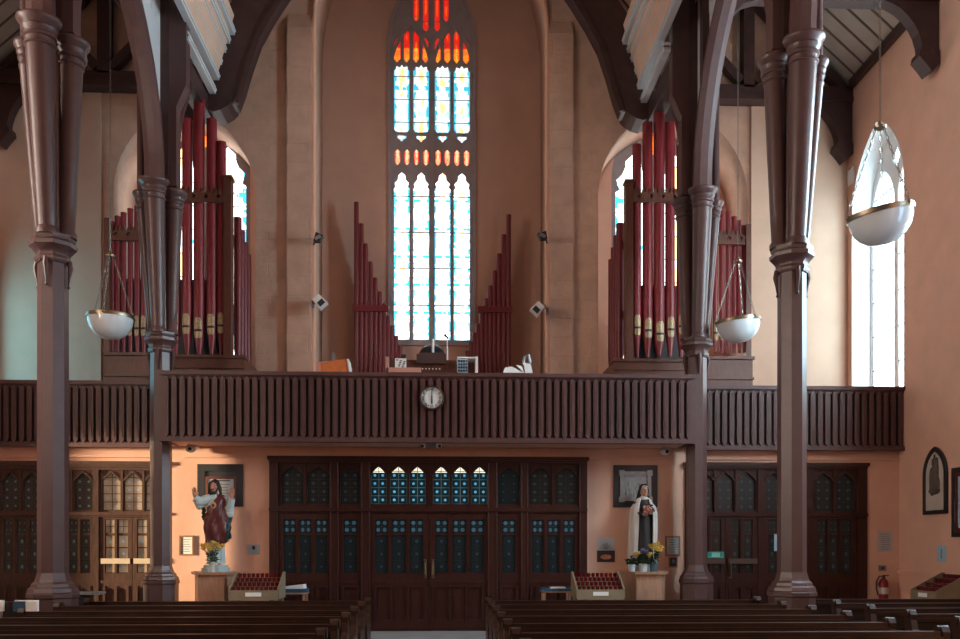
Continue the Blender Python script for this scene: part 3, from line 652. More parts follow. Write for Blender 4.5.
# ------------------------------------------------------------------ organs
def organ(s, label, centre_px):
    Y = 18.35; m = lambda px: -s * -abs(ax(px, Y)) if False else ax(px, Y)
    t = thing('pipe_organ', label, 'organ', (s*5.6, Y + .5, 3.6), 'pipe organs')
    if s < 0:
        tower = [(221.6, 142.5, 326), (211.8, 120, 327.5), (199.2, 99.5, 331), (187.2, 120, 327), (175.8, 142, 324)]; tw = [8.6, 9.9, 10.6, 9.7, 9]
        posts = [(228.5, 7.4, 180)]; rail = (165, 226, 198.5); base = (163, 246, 357, 371)
        sect = [(144, 203), (137.4, 206), (130.5, 209), (123.8, 213), (117.7, 216.5), (112.2, 222)]; srail = (109, 160, 234); spost = (107, 5, 218); sbase = (106, 165, 353, 378)
    else:
        tower = [(636.8, 145.5, 328), (647.5, 123.5, 331), (659, 101.5, 334.5), (670, 123.5, 330), (681, 145.5, 327)]; tw = [8.6, 9.9, 10.8, 9.7, 9]
        posts = [(628.5, 7.4, 184)]; rail = (632, 690, 199); base = (612, 694, 361, 373)
        sect = [(715.2, 200.5), (721.6, 207), (728, 212), (734, 217), (739.3, 221), (744.2, 226)]; srail = (700, 747, 238); spost = (748.5, 5.5, 224); sbase = (698, 752, 357, 381)
    def pipe(px, top, mouth, wpx, foot, Y, Mx):
        x = ax(px, Y); zt = az(top, Y, px); zm = az(mouth, Y, px); zf = az(foot, Y, px); r = wpx/2 * Y / FPX * 1.02
        b = B().lathe([(.035, zf), (r*.95, zm - .10), (r, zm - .02), (r, zt - .03), (r*1.05, zt - .03), (r*1.05, zt), (r*.8, zt), (r*.8, zt - .15)], 18, (x, Y, 0))
        p = obj('organ_pipe', b, Mx, t, 35)
        b = B(); h = .13                        # raised mouth shield with its slot
        n = 8
        for half in (0, 1):
            pts = []
            for i in range(n + 1):
                a = -PI*.21 + PI*.42*i/n; pts.append(a)
            rr = r + .012
            rows = [-.17, -.13, -.03] if half == 0 else [.01, .19, .25]
            wf = [.62, .95, 1] if half == 0 else [1, 1, .62]
            b.rings([[(x + rr*math.sin(a*w_), Y - rr*math.cos(a*w_), zm + z) for a in pts] for z, w_ in zip(rows, wf)], cap=False, loop=False)
        obj('mouth', b, GILT, p, 40, label='gilt pipe mouth')
        b = B(); b.rings([[(x + (r+.014)*math.sin(a), Y - (r+.014)*math.cos(a), zm - .035 + z) for a in [-PI*.20 + PI*.40*i/6 for i in range(7)]] for z in (0, .045)], cap=False, loop=False)
        obj('slot', b, DARK, p)
    foot = 357
    for (px, top, mo), w_ in zip(tower, tw): pipe(px, top, mo, w_, foot, Y, PIPE)
    for px, top in sect: pipe(px, top, 333 if s > 0 else 328.5, 5.6, 353, Y + .12, PIPE)
    # case
    b = B()
    for px, w_, top in posts:
        x = ax(px, Y); b.box(x - w_/2*.0209, x + w_/2*.0209, Y - .12, Y + .12, 3.6, az(top, Y, px)); b.box(x - .1, x + .1, Y - .14, Y + .14, az(top, Y, px), az(top, Y, px) + .05)
    px, w_, top = spost; x = ax(px, Y); b.box(x - .055, x + .055, Y - .02, Y + .2, 3.6, az(top, Y, px))
    obj('case_post', b, ORGW, t)
    xr = ax(posts[0][0], Y)
    b = B().box(xr - .06, xr + .06, Y + .12, Y + 1.5, 3.6, 5.4); b.box(xr - .05, xr + .05, Y + 1.42, Y + 1.56, 3.6, 8.2); b.box(xr - .05, xr + .05, Y + .1, Y + 1.5, 8.0, 8.15)
    M = Matrix.Translation((xr - s*0, Y + .8, 6.1)) @ Matrix.Rotation(-.75, 4, 'X'); b.box(-.05, .05, -.9, .9, -.06, .06, M)
    obj('case_side', b, ORGW, t)
    b = B()
    for (a, e, z0, z1), yy in ((base, Y - .18), (sbase, Y - .04)):
        xa, xe = sorted((ax(a, Y), ax(e, Y))); za, zb = az(z1, Y, (a+e)/2), az(z0, Y, (a+e)/2)
        b.box(xa, xe, yy, Y + 1.5, 3.6, zb - .05); b.box(xa - .03, xe + .03, yy - .05, yy + .3, zb - .06, zb); b.box(xa - .02, xe + .02, yy - .04, yy, za + .02, za + .07)
    obj('case_base', b, ORGW, t)
    b = B(); xa, xe = sorted((ax(sbase[0], Y), ax(posts[0][0], Y))); b.box(xa + .05, xe - .05, Y + .55, Y + .6, 3.7, 7.3); obj('swell_box', b, DARK, t)
    for (a, e, py), yy in ((rail, Y - .14), (srail, Y + .02)):
        xa, xe = sorted((ax(a, Y), ax(e, Y))); z = az(py, Y, (a+e)/2)
        n = max(2, int((xe - xa) / .24)); hs = [[(xa + (xe-xa)*(i+.5)/n + .045*math.cos(2*PI*k/10), z + .045*math.sin(2*PI*k/10)) for k in range(10)] for i in range(n)]
        b = slab(rect(xa, xe, z - .10, z + .08), hs, 'y', yy, yy + .05); b.box(xa, xe, yy + .045, yy + .06, z - .1, z + .08, mi=1)
        for i in range(int((xe - xa) / .085)):
            c = xa + .04 + i*.085; b.prism([(c - .032, z + .08), (c + .032, z + .08), (c + .02, z + .15), (c, z + .19), (c - .02, z + .15)], 'y', yy + .01, yy + .04)
        b.box(xa, xe, yy - .02, yy + .07, z - .13, z - .10)
        obj('pipe_rail', b, [ORGW, DARK], t)
    # pipes along the inner side of the case
    for k in range(4):
        x, yy, zt = xr - s*.02, Y + .35 + k*.3, 8.55 - .16*k
        b = B().lathe([(.03, 5.3), (.085, 5.8), (.085, zt), (.06, zt)], 14, (x - s*.09, yy, 0)); obj('organ_pipe', b, PIPED, t, 35)
organ(-1, 'red pipe organ in the arch behind the small white lamp with the warm gallery wall', 160)
organ(1, 'red pipe organ in the arch whose side section hangs behind the bluish lamp', 680)
for s in (-1, 1):
    Y = 20.55
    t = thing('pipe_rank', ('stepped dark red pipe rank beside the altar window, taller one' if s < 0 else 'stepped dark red pipe rank beside the altar window, shorter one').replace('altar window', 'great window'), 'organ pipes', (s*1.5, Y, 3.6), 'stepped pipe ranks')
    tops = [(356.5, 202.5), (361.5, 224), (366, 244), (371, 262), (375.8, 278), (380.2, 292), (384.3, 304), (388.5, 316), (392.4, 326), (396, 336), (399.6, 346)] if s < 0 else \
           [(508.6, 215), (503.6, 235), (498.8, 254), (494.3, 271), (490, 286), (486, 299), (481.8, 313), (478, 324), (474.5, 333), (471.2, 342), (468, 351)]
    for px, py in tops:
        x, z = at(px, py, Y); b = B().lathe([(.02, 3.62), (.05, 3.9), (.056, z), (.04, z), (.04, z - .06)], 12, (x, Y, 0)); obj('organ_pipe', b, PIPED, t, 35)
    xa, xe = sorted((ax(353 if s < 0 else 512, Y), ax(389 if s < 0 else 477, Y))); z = az(310, Y)
    b = B().box(xa, xe, Y - .12, Y - .05, z - .07, z + .05).box(xa, xe, Y - .13, Y + .08, z + .04, z + .07); obj('rail', b, PIPED, t)

# ------------------------------------------------------------------ things in the gallery
Y = 17.7
def gbox(b, p0, p1, q0, q1, Y, d, mi=0):
    x0, x1 = ax(p0, Y), ax(p1, Y); z0, z1 = az(q1, Y, (p0+p1)/2), az(q0, Y, (p0+p1)/2); return b.box(x0, x1, Y, Y + d, z0, z1, mi=mi)
t = thing('organ_console', 'wooden organ console in the gallery centre below the great window', 'organ console', (0, 18, 3.6))
b = B(); gbox(b, 386, 478, 360, 392, 18.0, .9); obj('console_case', b, ORGW, t)
b = B(); gbox(b, 385.5, 388.5, 356.5, 392, 17.55, .5); gbox(b, 386, 421, 367.5, 372, 17.55, .12); obj('cheek', b, SUNP, t, label='pale pink sunlit key cheek')
b = B(); gbox(b, 475.5, 478, 356.5, 392, 17.55, .5); gbox(b, 457, 477, 356.8, 358.2, 17.6, .45); obj('cheek', b, WHITEP, t, label='white edged cheek')
b = B(); gbox(b, 457, 468, 359, 373, 17.62, .06); obj('stop_jamb', b, BLUEP, t, label='pale blue stop jamb')
b = B()
for i in range(4):
    for j in range(4): x, z = at(459 + i*2.5, 361 + j*3.2, 17.6); b.tube([(x, 17.62, z), (x, 17.57, z)], .018, 8)
obj('stop_knob', b, DARK, t)
b = B(); gbox(b, 416.5, 446, 354, 363.5, 17.9, .15); gbox(b, 419, 443.5, 352.5, 354.5, 17.92, .12); obj('music_desk', b, TIMBER, t)
b = B()
for i in range(6): x, z = at(422.5 + i*3.4, 368.6, 17.5); b.ball((x, 17.52, z), .014, 8, 5)
obj('thumb_piston', b, WHITE, t, label='white round thumb pistons')
x, z = at(395.5, 358, 17.75)
t = thing('patterned_tin', 'small black and white patterned box on the organ console', 'box', (x, 17.8, z))
b = B(); gbox(b, 395, 406, 358.3, 368, 17.66, .15); obj('body', b, PAPER, t)
b = B()
for i in range(9): gbox(b, 396 + (i*3.7) % 8, 398.2 + (i*3.7) % 8, 359.5 + i*.85, 360.4 + i*.85, 17.652, .01)
obj('pattern', b, DARK, t)
b = B(); gbox(b, 401, 405.8, 354.3, 358.3, 17.7, .1); obj('lid', b, DARK, t); b = B(); gbox(b, 396.5, 398, 352.5, 358.4, 17.72, .03); obj('pen', b, REDX, t)
# dark rounded hood behind the console and two microphone stands
x, z = at(432, 363, 19.2)
b = B().lathe([(.30, z - 1.2), (.32, z), (.31, z + .18), (.25, z + .32), (.14, z + .41), (.02, z + .44)], 20, (x, 19.35, 0))
t = thing('domed_stool_cover', 'dark dome shaped cover behind the organ console', 'cover', (x, 19.2, 3.6)); obj('dome', b, DARK, t, 40)
for px, top, lab, wd in ((433, 338, 'pale upright pole rising behind the organ console beside the dome', .035), (447.3, 335, 'thin microphone stand with a tilted dark microphone on the console', .017)):
    x, z = at(px, top, 18.9 if wd > .02 else 18.7); yy = 18.95 if wd > .02 else 18.7
    yy = 19.0 if wd > .02 else 18.98
    t = thing('microphone_stand', lab, 'stand', (x, yy, 3.6)); b = B().tube([(x, yy, 3.62), (x, yy, z)], wd*.8, 10); obj('pole', b, WHITEP, t, 40)
    b = B().lathe([(.10, 3.6), (.10, 3.63), (.03, 3.66)], 16, (x, yy, 0)); obj('base', b, DARK, t)
    if wd < .02: b = B().tube([(x + .02, yy, z), (x - .06, yy - .05, z + .06)], [.02, .028], 8); obj('microphone', b, DARK, t, 40)
# orange settle, white paper sheets
Y = 16.75
x, z = at(333, 372, Y)
t = thing('wooden_music_box', 'tilted orange wooden case with a white edge standing behind the gallery rail', 'case', (x, Y, 3.6))
def quadbox(pts, Y, d): return B().prism([at(a, q, Y) for a, q in pts], 'y', Y, Y + d)
obj('case_front', quadbox([(316.3, 395), (316, 362.3), (346.8, 359.2), (349.5, 395)], Y, .06), ORANGE, t)
obj('edge', quadbox([(349.2, 372.5), (346.8, 359), (348.4, 358.8), (350.8, 372.5)], Y - .02, .4), WHITE, t, label='white edge')
obj('shelf', quadbox([(316, 372), (316, 362.8), (327, 361.2), (328, 362.6), (320, 363.6), (320, 372)], Y - .03, .03), SUNP, t)
t = thing('hymn_card', 'small grey upright card behind the tilted orange case', 'card', (x, Y + .3, 3.6))
obj('card', quadbox([(331.2, 395), (332, 352.3), (334.2, 352.5), (336, 358), (336, 395)], Y + .25, .03), GREYM, t); obj('holder', B().box(x - .2, x + .2, Y + .23, Y + .4, 3.6, 3.75), DARK, t)
for pts, lab, m_ in (([(503, 372.6), (505, 367.5), (512, 366.6), (511.5, 372.6)], 'low pinkish paper stack behind the gallery rail', PAPER), ([(511, 372.6), (512, 366.3), (519, 370.5), (524, 372.6)], 'white sheet leaning flat between paper stacks on the rail', PAPER),
                     ([(523.8, 372.6), (516.2, 364.8), (521.6, 366), (524, 372.6)], 'slanted white sheet leaning beside the music stand', PAPER)):
    t = thing('music_sheet', lab, 'paper', (*[at(pts[0][0], 372, 16.6)[0]], 16.6, 4.6)); obj('sheet', quadbox(pts, 16.34 + .03*(pts[0][0] > 510) + .03*(pts[0][0] > 520), .02), m_, t)
t = thing('music_stand', 'music stand with a bright white page and bent grey arm', 'music stand', (ax(530, 16.8), 16.8, 3.6))
obj('page', quadbox([(525, 372.8), (523.4, 362.5), (530.4, 364), (533, 372.8)], 16.8, .02), PAPER, t)
b = B().tube([(*at(523.2, 364, 16.85)[:1], 16.85, at(523.2, 364, 16.85)[1]), (ax(524.5, 16.85), 16.85, az(356, 16.85)), (ax(528.5, 16.85), 16.85, az(354, 16.85)), (ax(530.2, 16.85), 16.85, az(362, 16.85))], .03, 8); obj('arm', b, GREYM, t, 40)
b = B().tube([(ax(528, 16.86), 16.86, 3.62), (ax(528, 16.86), 16.86, az(366, 16.86))], .02, 8).lathe([(.2, 3.6), (.2, 3.62), (.03, 3.66)], 14, (ax(528, 16.86), 16.86, 0)); obj('pole', b, DARK, t)
# lamps and loudspeakers on the recess arrises
for s, a, c in ((-1, (318, 238), (320, 302)), (1, (542.5, 236), (537.5, 309))):
    side = 'recess edge by the taller pipe rank' if s < 0 else 'recess edge by the shorter pipe rank'
    Y = 19.1; x, z = at(*a, Y); xe = s*2.6
    t = thing('spotlight', 'small black spotlight high on the ' + side, 'spotlight', (x, Y, z)); b = B().tube([(xe, YU, z), (x + s*.05, Y, z)], .018, 8); obj('arm', b, DARK, t)
    M = Matrix.Translation((x, Y, z)) @ Matrix.Rotation(s*.5, 4, 'Y'); obj('head', B().prism([(-.12, -.03), (0, -.1), (.12, -.02), (.02, .11)], 'y', -.08, .08, M=M), DARK, t); obj('lens', B().box(-.07, .07, -.09, -.08, -.05, .02, M), GREYM, t)
    x, z = at(*c, Y); t = thing('floodlight', 'tilted white floodlight on a bracket at the ' + side, 'floodlight', (x, Y, z)); b = B().tube([(xe, YU, z + .07), (xe - s*.12, Y, z + .08), (x, Y, z)], .022, 8); b.box(xe - .04, xe + .04, YU - .12, YU, z - .02, z + .14); obj('bracket', b, GREYM, t)
    M = Matrix.Translation((x, Y, z)) @ Matrix.Rotation(s*.75, 4, 'Y'); obj('housing', B().prism([(-.09, .12), (.09, .12), (.11, -.13), (-.11, -.13)], 'y', -.1, .1, M=M), PLASTW, t); obj('lens', B().box(-.07, .07, -.12, -.09, -.11, 0, M), DARK, t)
# clock
Y = 16.25; x, z = at(431.8, 398.2, Y)
t = thing('wall_clock', 'round white faced clock on the gallery front reading six', 'clock', (x, Y, z))
def ringz(prof, n=40): return Matrix.Translation((x, Y, z)) @ Matrix.Rotation(PI/2, 4, 'X'), prof
M = Matrix.Translation((x, Y, z)) @ Matrix.Rotation(PI/2, 4, 'X')
obj('case', B().lathe([(.225, 0), (.225, .06), (.218, .085), (.20, .09), (.195, .06), (.195, .0)], 40, M=M), TIMBER, t, 35)
obj('face', B().lathe([(.20, .03), (.2, .05), (.001, .051)], 40, M=M), mat('clock_face', (.62, .66, .68), .4), t, 30)
for i, r in enumerate(('XII', 'I', 'II', 'III', 'IIII', 'V', 'VI', 'VII', 'VIII', 'IX', 'X', 'XI')):
    a = -2*PI*i/12; b = B(); text_b(b, r, .078, (x - .158*math.sin(a), Y - .054, z + .158*math.cos(a)), Matrix.Rotation(a, 4, 'Z')); obj('numeral', b, BLACKF, t)
obj('minute_hand', B().prism([(x - .008, z - .03), (x + .008, z - .03), (x + .005, z + .165), (x - .005, z + .165)], 'y', Y - .068, Y - .062), BLACKF, t)
obj('hour_hand', B().prism([(x - .009, z + .03), (x + .009, z + .03), (x + .014, z - .09), (x, z - .13), (x - .014, z - .09)], 'y', Y - .061, Y - .056), BLACKF, t)
# cameras and twin floodlight under the gallery
for px, py, lab in ((191, 448.8, 'white dome security camera on the bright plaster near the pale robed statue'), (665, 451.5, 'white dome security camera on the shaded plaster near the nun statue')):
    x, z = at(px, py, 17.1); t = thing('security_camera', lab, 'camera', (x, 17.1, z)); obj('mount', B().box(x - .02, x + .12, 17.08, YL, z + .03, z + .08), PLASTW, t); obj('dome', B().ball((x, 17.08, z), (.10, .11, .08)), PLASTW, t, 60); obj('lens', B().ball((x + .01, 16.98, z - .015), .036), BLACKF, t, 60)
Y = 16.6; x, z = at(431, 445.3, Y)
t = thing('twin_lamp', 'twin white emergency lamp under the gallery below the clock', 'lamp', (x, Y, z)); obj('bar', B().box(x - .12, x + .12, Y - .04, Y + .1, z - .02, 3.59), GREYM, t)
for d in (-1, 1): obj('lamp_head', B().ball((x + d*.15, Y - .05, z - .01), (.055, .06, .055)), PLASTW, t, 60); obj('lens', B().ball((x + d*.16, Y - .09, z - .025), .032), BLACKF, t, 60)

# ------------------------------------------------------------------ things on the lower wall
t = flat('memorial_plaque', 'large black bordered plaque with an inscribed panel behind the pale robed statue', 'plaque', 198, 243.3, 464.3, 506.5, YL, .05, BLACKF, .14, BLACKF)
Y = YL - .05; x0, x1 = ax(205.5, Y), ax(236.5, Y); z0, z1 = az(503, Y, 220), az(476.5, Y, 220)
obj('border', slab(rect(x0, x1, z0, z1), [rect(x0+.05, x1-.05, z0+.05, z1-.05)], 'y', Y - .02, Y + .03), mat('red_brown_frame', (.13, .035, .022), .45), t); obj('inscription', B().box(x0+.04, x1-.04, Y - .005, Y + .03, z0+.04, z1-.04), PAPERG, t)
b = B()
for a, e, q, h in [(.2, .8, .84, .010)] + TXT(6, .15, .7): b.box(x0 + (x1-x0)*a, x0 + (x1-x0)*e, Y - .012, Y, z0 + (z1-z0)*q - h, z0 + (z1-z0)*q + h)
obj('lettering', b, MATB, t)
t = flat('framed_relief', 'large black mounted grey relief picture behind the nun statue', 'picture', 613.3, 657, 465.3, 507.3, YL, .05, BLACKF, .12, BLACKF)
Y = YL - .05; x0, x1 = ax(619, Y), ax(652, Y); z0, z1 = az(502, Y, 635), az(470.5, Y, 635)
b = slab(rect(x0+.02, x1-.02, z0+.02, z1-.02), [rect(x0+.09, x1-.09, z0+.09, z1-.09)], 'y', Y - .03, Y + .02)
for xx in (x0 + .05, x1 - .05):
    for zz in (z0 + .05, z1 - .05): b.box(xx - .055, xx + .055, Y - .04, Y + .02, zz - .055, zz + .055)
obj('relief_border', b, STONEG, t)
b = B().box(x0+.08, x1-.08, Y, Y + .02, z0+.08, z1-.08)
for k in range(7): b.ball((x0 + .15 + k*.052, Y, z0 + .22 + .09*math.sin(k*1.7)), (.035, .02, .10), 8, 6)
obj('relief', b, STONEG, t, 50)
flat('framed_certificate', 'small framed white certificate beside the pillar and pale robed statue', 'certificate', 179.5, 194, 535.5, 555.5, YL, .03, GOLDF, .03, PAPER, TXT(6, .2, .8))
t = flat('light_switch', 'pale blue grey switch plate on the wall above the candle rack', 'switch', 247.5, 259.5, 544.5, 554.5, YL, .03, GREYM, 0, mat('pale_switch_plate', (.34, .38, .42), .5)); x, z = at(253.6, 548, YL - .03); obj('rocker', B().box(x - .025, x + .025, YL - .045, YL - .015, z - .03, z + .04), DARK, t)
t = flat('poster', 'poster of a grey tree above a glowing bowl over the candle rack', 'poster', 597, 614.8, 537.5, 562, YL, .012, PAPER, 0, PAPERG)
Y = YL - .012; x0, x1 = ax(597, Y), ax(614.8, Y); zc, z0 = az(550.5, Y, 606), az(562, Y, 606)
obj('dark_half', B().box(x0, x1, Y - .004, Y + .004, z0, zc), MATB, t); xm = (x0+x1)/2; obj('glow_shape', B().prism([(xm + .11*math.cos(a), z0 + .10 + .05*math.sin(a)) for a in [k*PI/8 for k in range(16)]], 'y', Y - .008, Y), GLOW, t)
b = B()
for k in range(9): a = PI*(.1 + .8*k/8); b.tube([(xm, Y - .003, zc + .02), (xm + .07*math.cos(a), Y - .003, zc + .10*math.sin(a)), (xm + .13*math.cos(a), Y - .003, zc + .16*math.sin(a))], .006, 5)
obj('tree', b, GREYM, t)
flat('framed_certificate', 'small framed text with a wooden frame beside the nun statue', 'certificate', 665, 680, 536, 556, YL, .03, GOLDF, .032, PAPERG, TXT(6, .2, .8))
t = flat('portrait_card', 'tiny dark portrait card below the framed text near the nun statue', 'picture', 668.5, 677.5, 557, 567.5, YL, .02, GOLDF, .025, MATB); x, z = at(673, 562, YL); obj('face_shape', B().ball((x, YL - .014, z + .01), (.03, .008, .045)), GREYM, t, 60)
flat('notice', 'white printed notice on the plaster above the fire extinguisher', 'notice', 878, 892.3, 531, 551.5, YL, .01, PAPER, 0, mat('grey_paper', (.45, .40, .40), .8), TXT(8, .12, .85, .15, .85))
t = flat('socket_box', 'tiny grey box on the wall above the fire extinguisher', 'socket', 878.5, 885.5, 565.5, 570.8, YL, .05, GREYM, 0, GREYM); x, z = at(882, 568, YL); obj('button', B().box(x - .02, x + .02, YL - .04, YL - .02, z - .02, z + .02), DARK, t)
# fire extinguisher
Y = 17.1; x = ax(883.6, Y); z0, z1 = az(601, Y, 884), az(578.5, Y, 884)
t = thing('fire_extinguisher', 'red fire extinguisher with a black hose on the wall in the corner', 'fire extinguisher', (x, Y, z0))
obj('cylinder', B().lathe([(.08, z0), (.09, z0 + .02), (.09, z1 - .09), (.07, z1 - .03), (.035, z1)], 20, (x, Y, 0)), REDX, t, 35); obj('label_band', B().lathe([(.0915, z0 + .14), (.0915, z0 + .27)], 20, (x, Y, 0), cap=False), mat('label_cream', (.55, .5, .45), .6), t, 35)
obj('valve', B().lathe([(.03, z1), (.03, z1 + .05), (.015, z1 + .07)], 12, (x, Y, 0)).box(x - .02, x + .10, Y - .015, Y + .015, z1 + .05, z1 + .07), DARK, t)
obj('hose', B().tube([(x, Y, z1 + .03), (x - .08, Y, z1 + .05), (x - .14, Y, z1 - .05), (x - .145, Y, z1 - .2), (x - .11, Y, z1 - .33)], .014, 8), DARK, t, 40)
obj('bracket', B().box(x - .05, x + .05, Y + .05, YL, z0 + .3, z0 + .36), GREYM, t)
# on the side wall
def yx(px, X):
    u = (px - 480) / FPX; return (X - CX) * (CS - u*SN) / (SN + u*CS)
X = XW; yA, yB = yx(948.5, X), yx(924.8, X); ym = (yA + yB)/2; tt = ym
zz = lambda py, px: at(px, py, yx(px, X))[1]
t = thing('station_plaque', 'pointed arch relief plaque with a dark frame on the side wall', 'plaque', (X, ym, zz(514, 937)), None)
z0, zs, z1 = zz(514, 937), zz(475, 937), zz(446.5, 937); hw = abs(yB - yA)/2
b = slab(pointed(ym, hw, z0, zs, z1 - zs), [pointed(ym, hw - .085, z0 + .07, zs, z1 - zs - .09)], 'x', X - .045, X); obj('frame', b, BLACKF, t)
b = slab(pointed(ym, hw - .09, z0 + .07, zs, z1 - zs - .09), [], 'x', X - .03, X); obj('panel', b, mat('plaque_cream', (.50, .42, .35), .7, var=.08), t)
b = B(); zm = zz(480, 937)
for dy, dz, ry, rz in ((.0, .06, .10, .32), (-.12, .12, .05, .26), (.13, .0, .06, .24), (.03, .32, .06, .08), (-.1, .36, .05, .06), (.0, -.2, .24, .07), (.1, -.17, .1, .12), (-.14, -.1, .08, .16)): b.ball((X - .04, ym + dy*.75, zm + dz), (.035, ry*.8, rz), 10, 8)
obj('figure_relief', b, mat('relief_brown', (.10, .075, .06), .6), t, 60)
zc = zz(460, 937); b = B().box(X - .045, X - .02, ym - .02, ym + .02, zc - .1, zc + .1).box(X - .045, X - .02, ym - .08, ym + .08, zc - .02, zc + .03); obj('cross', b, MATB, t)
yA, yB = yx(985, X), yx(954, X)
t = thing('framed_picture', 'dark framed picture with a red mount beside the arched plaque', 'picture', (X, (yA+yB)/2, zz(537, 956))); z0, z1 = zz(537, 956), zz(468, 956); y0, y1 = sorted((yA, yB))
obj('frame', slab(rect(y0, y1, z0, z1), [rect(y0+.08, y1-.08, z0+.08, z1-.08)], 'x', X - .05, X), BLACKF, t); obj('mount', slab(rect(y0+.07, y1-.07, z0+.07, z1-.07), [rect(y0+.16, y1-.16, z0+.16, z1-.16)], 'x', X - .03, X), MANTLE, t); obj('picture_sheet', B().box(X - .02, X, y0+.15, y1-.15, z0+.15, z1-.15), BLUEP, t)
y0, y1 = sorted((yx(946.3, X), yx(937.8, X))); t = thing('wall_notice', 'pale blue upright notice on the side wall below the arched plaque', 'notice', (X, y0, zz(562, 942))); z0, z1 = zz(562, 942), zz(545.5, 942)
obj('sheet', B().box(X - .012, X, y0, y1, z0, z1), BLUEP, t); obj('lettering', B().box(X - .015, X - .01, y0 + .12, y1 - .12, z0 + .06, z1 - .06), GREYM, t)
struct('trim_4', B().box(X - .05, X, 6, YL - .02, zz(574, 900), zz(570, 900)), WALL)
y0, y1 = sorted((yx(853, 9.46), yx(859.3, 9.46)))
y0, y1 = sorted((19.62, 19.4))
t = thing('wall_board', 'small pale board high on the side wall beside the lancet window', 'board', (X, 19.2, 9.6)); obj('panel', B().box(X - .03, X, y0 - .22, y1 - .16, 9.75, 10.1), WHITEP, t); obj('clip', B().box(X - .04, X - .02, y0 - .1, y0, 10.08, 10.12), GREYM, t)

# ------------------------------------------------------------------ candle racks with votive glasses
rows_n, per = 4, 10
vt = None
def votive(M, label, group):
    global vt
    if vt is None:
        vt = thing('votive_glass', label, 'votive candle', (0, 0, 0), group)
        obj('glass', B().lathe([(.020, 0), (.030, .01), (.034, .075), (.030, .075), (.027, .02)], 12), REDG, vt, 40)
        obj('candle', B().lathe([(.022, .015), (.022, .045), (.003, .05)], 8), PAPER, vt, 40); o = vt
    else:
        o = dup(vt); o['label'] = label; o['group'] = group
    o.location = M; return o
def rack(x, y, label, glab, group, face=None, w=.86):
    t = thing('candle_rack', label, 'candle rack', (x, y, 0)); T = Matrix.Translation((x, y, 0)) @ (Matrix.Rotation(face or 0, 4, 'Z'))
    b = B()
    for s in (-1, 1):
        b = B().prism([(-.34, .70), (-.34, .87), (.22, 1.17), (.34, 1.17), (.34, .70)], 'x', s*w/2 - .015, s*w/2 + .015); obj('side_panel', b.xform(T), BEIGE, t)
    b = B().box(-w/2, w/2, -.35, -.32, .68, .86); obj('front_panel', b.xform(T), BEIGE, t)
    b = B()
    for r in range(rows_n): b.box(-w/2 + .01, w/2 - .01, -.32 + r*.16, -.32 + (r+1)*.16 + .01, .70, .84 + r*.075)
    obj('stepped_shelf', b.xform(T), BEIGE, t)
    b = B().box(-.14, .14, -.357, -.345, .75, .82); obj('coin_slot_plate', b.xform(T), PAPER, t)
    for sx in (-1, 1):
        for sy in (-1, 1):
            b = B().box(sx*(w/2 - .04) - .025, sx*(w/2 - .04) + .025, sy*.30 - .025, sy*.30 + .025, 0, .72); obj('leg', b.xform(T), BEIGE, t)
    for r in range(rows_n):
        for k in range(per):
            p = T @ Vector((-w/2 + .062 + (w - .124)*k/(per - 1), -.24 + r*.16, .843 + r*.075)); votive(p, glab, group)
rack(ax(258, 16.2), 16.15, 'beige stepped candle rack beside the pale robed statue pedestal', 'red votive glass on the stepped rack by the pale robed statue', 'red votives by the robed statue')
rack(ax(597, 16.2), 16.15, 'beige stepped candle rack beside the nun statue pedestal', 'red votive glass on the stepped rack by the nun statue', 'red votives by the nun statue')
rack(9.08, 15.2, 'beige stepped candle rack standing against the side wall', 'red votive glass on the stepped rack at the side wall', 'red votives at the side wall', -PI/2, .8)
# side tables
for px, lab, m1, dx, dz, cloth in ((293, 'low table with a dark blue box of white papers beside the candle rack', BLUEC, .27, .78, 1), (556, 'small table under a navy cloth with papers near the central doors', BLUEC, .28, .80, 0)):
    x = ax(px, 16.7); y = 16.7; t = thing('side_table', lab, 'table', (x, y, 0)); obj('tabletop', B().box(x - dx, x + dx, y - .22, y + .22, dz - .03, dz), PEDW, t)
    for sx in (-1, 1):
        for sy in (-1, 1): obj('leg', B().box(x + sx*(dx - .04) - .02, x + sx*(dx - .04) + .02, y + sy*.18 - .02, y + sy*.18 + .02, 0, dz - .03), PEDW, t)
    if cloth:
        t = thing('paper_box', 'dark blue open box filled with white papers on the low table', 'box', (x, y, dz)); b = B().box(x - dx, x + dx, y - .2, y + .2, dz, dz + .07); obj('box_side', b, BLUEC, t)
        obj('papers', B().prism([(x - dx*.8, dz + .07), (x + dx*.85, dz + .07), (x + dx*.8, dz + .15), (x - dx*.7, dz + .10)], 'y', y - .15, y + .18), PAPER, t)
    else:
        o = obj('table_cloth', B().box(x - dx - .02, x + dx + .02, y - .24, y + .24, dz, dz + .05), BLUEC); tag(o, 'folded navy cloth covering the small table near the central doors', 'cloth')
        o = obj('leaflet', B().box(x - .12, x + .16, y - .2, y + .12, dz + .05, dz + .07), PAPER); tag(o, 'white papers lying on the navy cloth of the small table', 'leaflet')
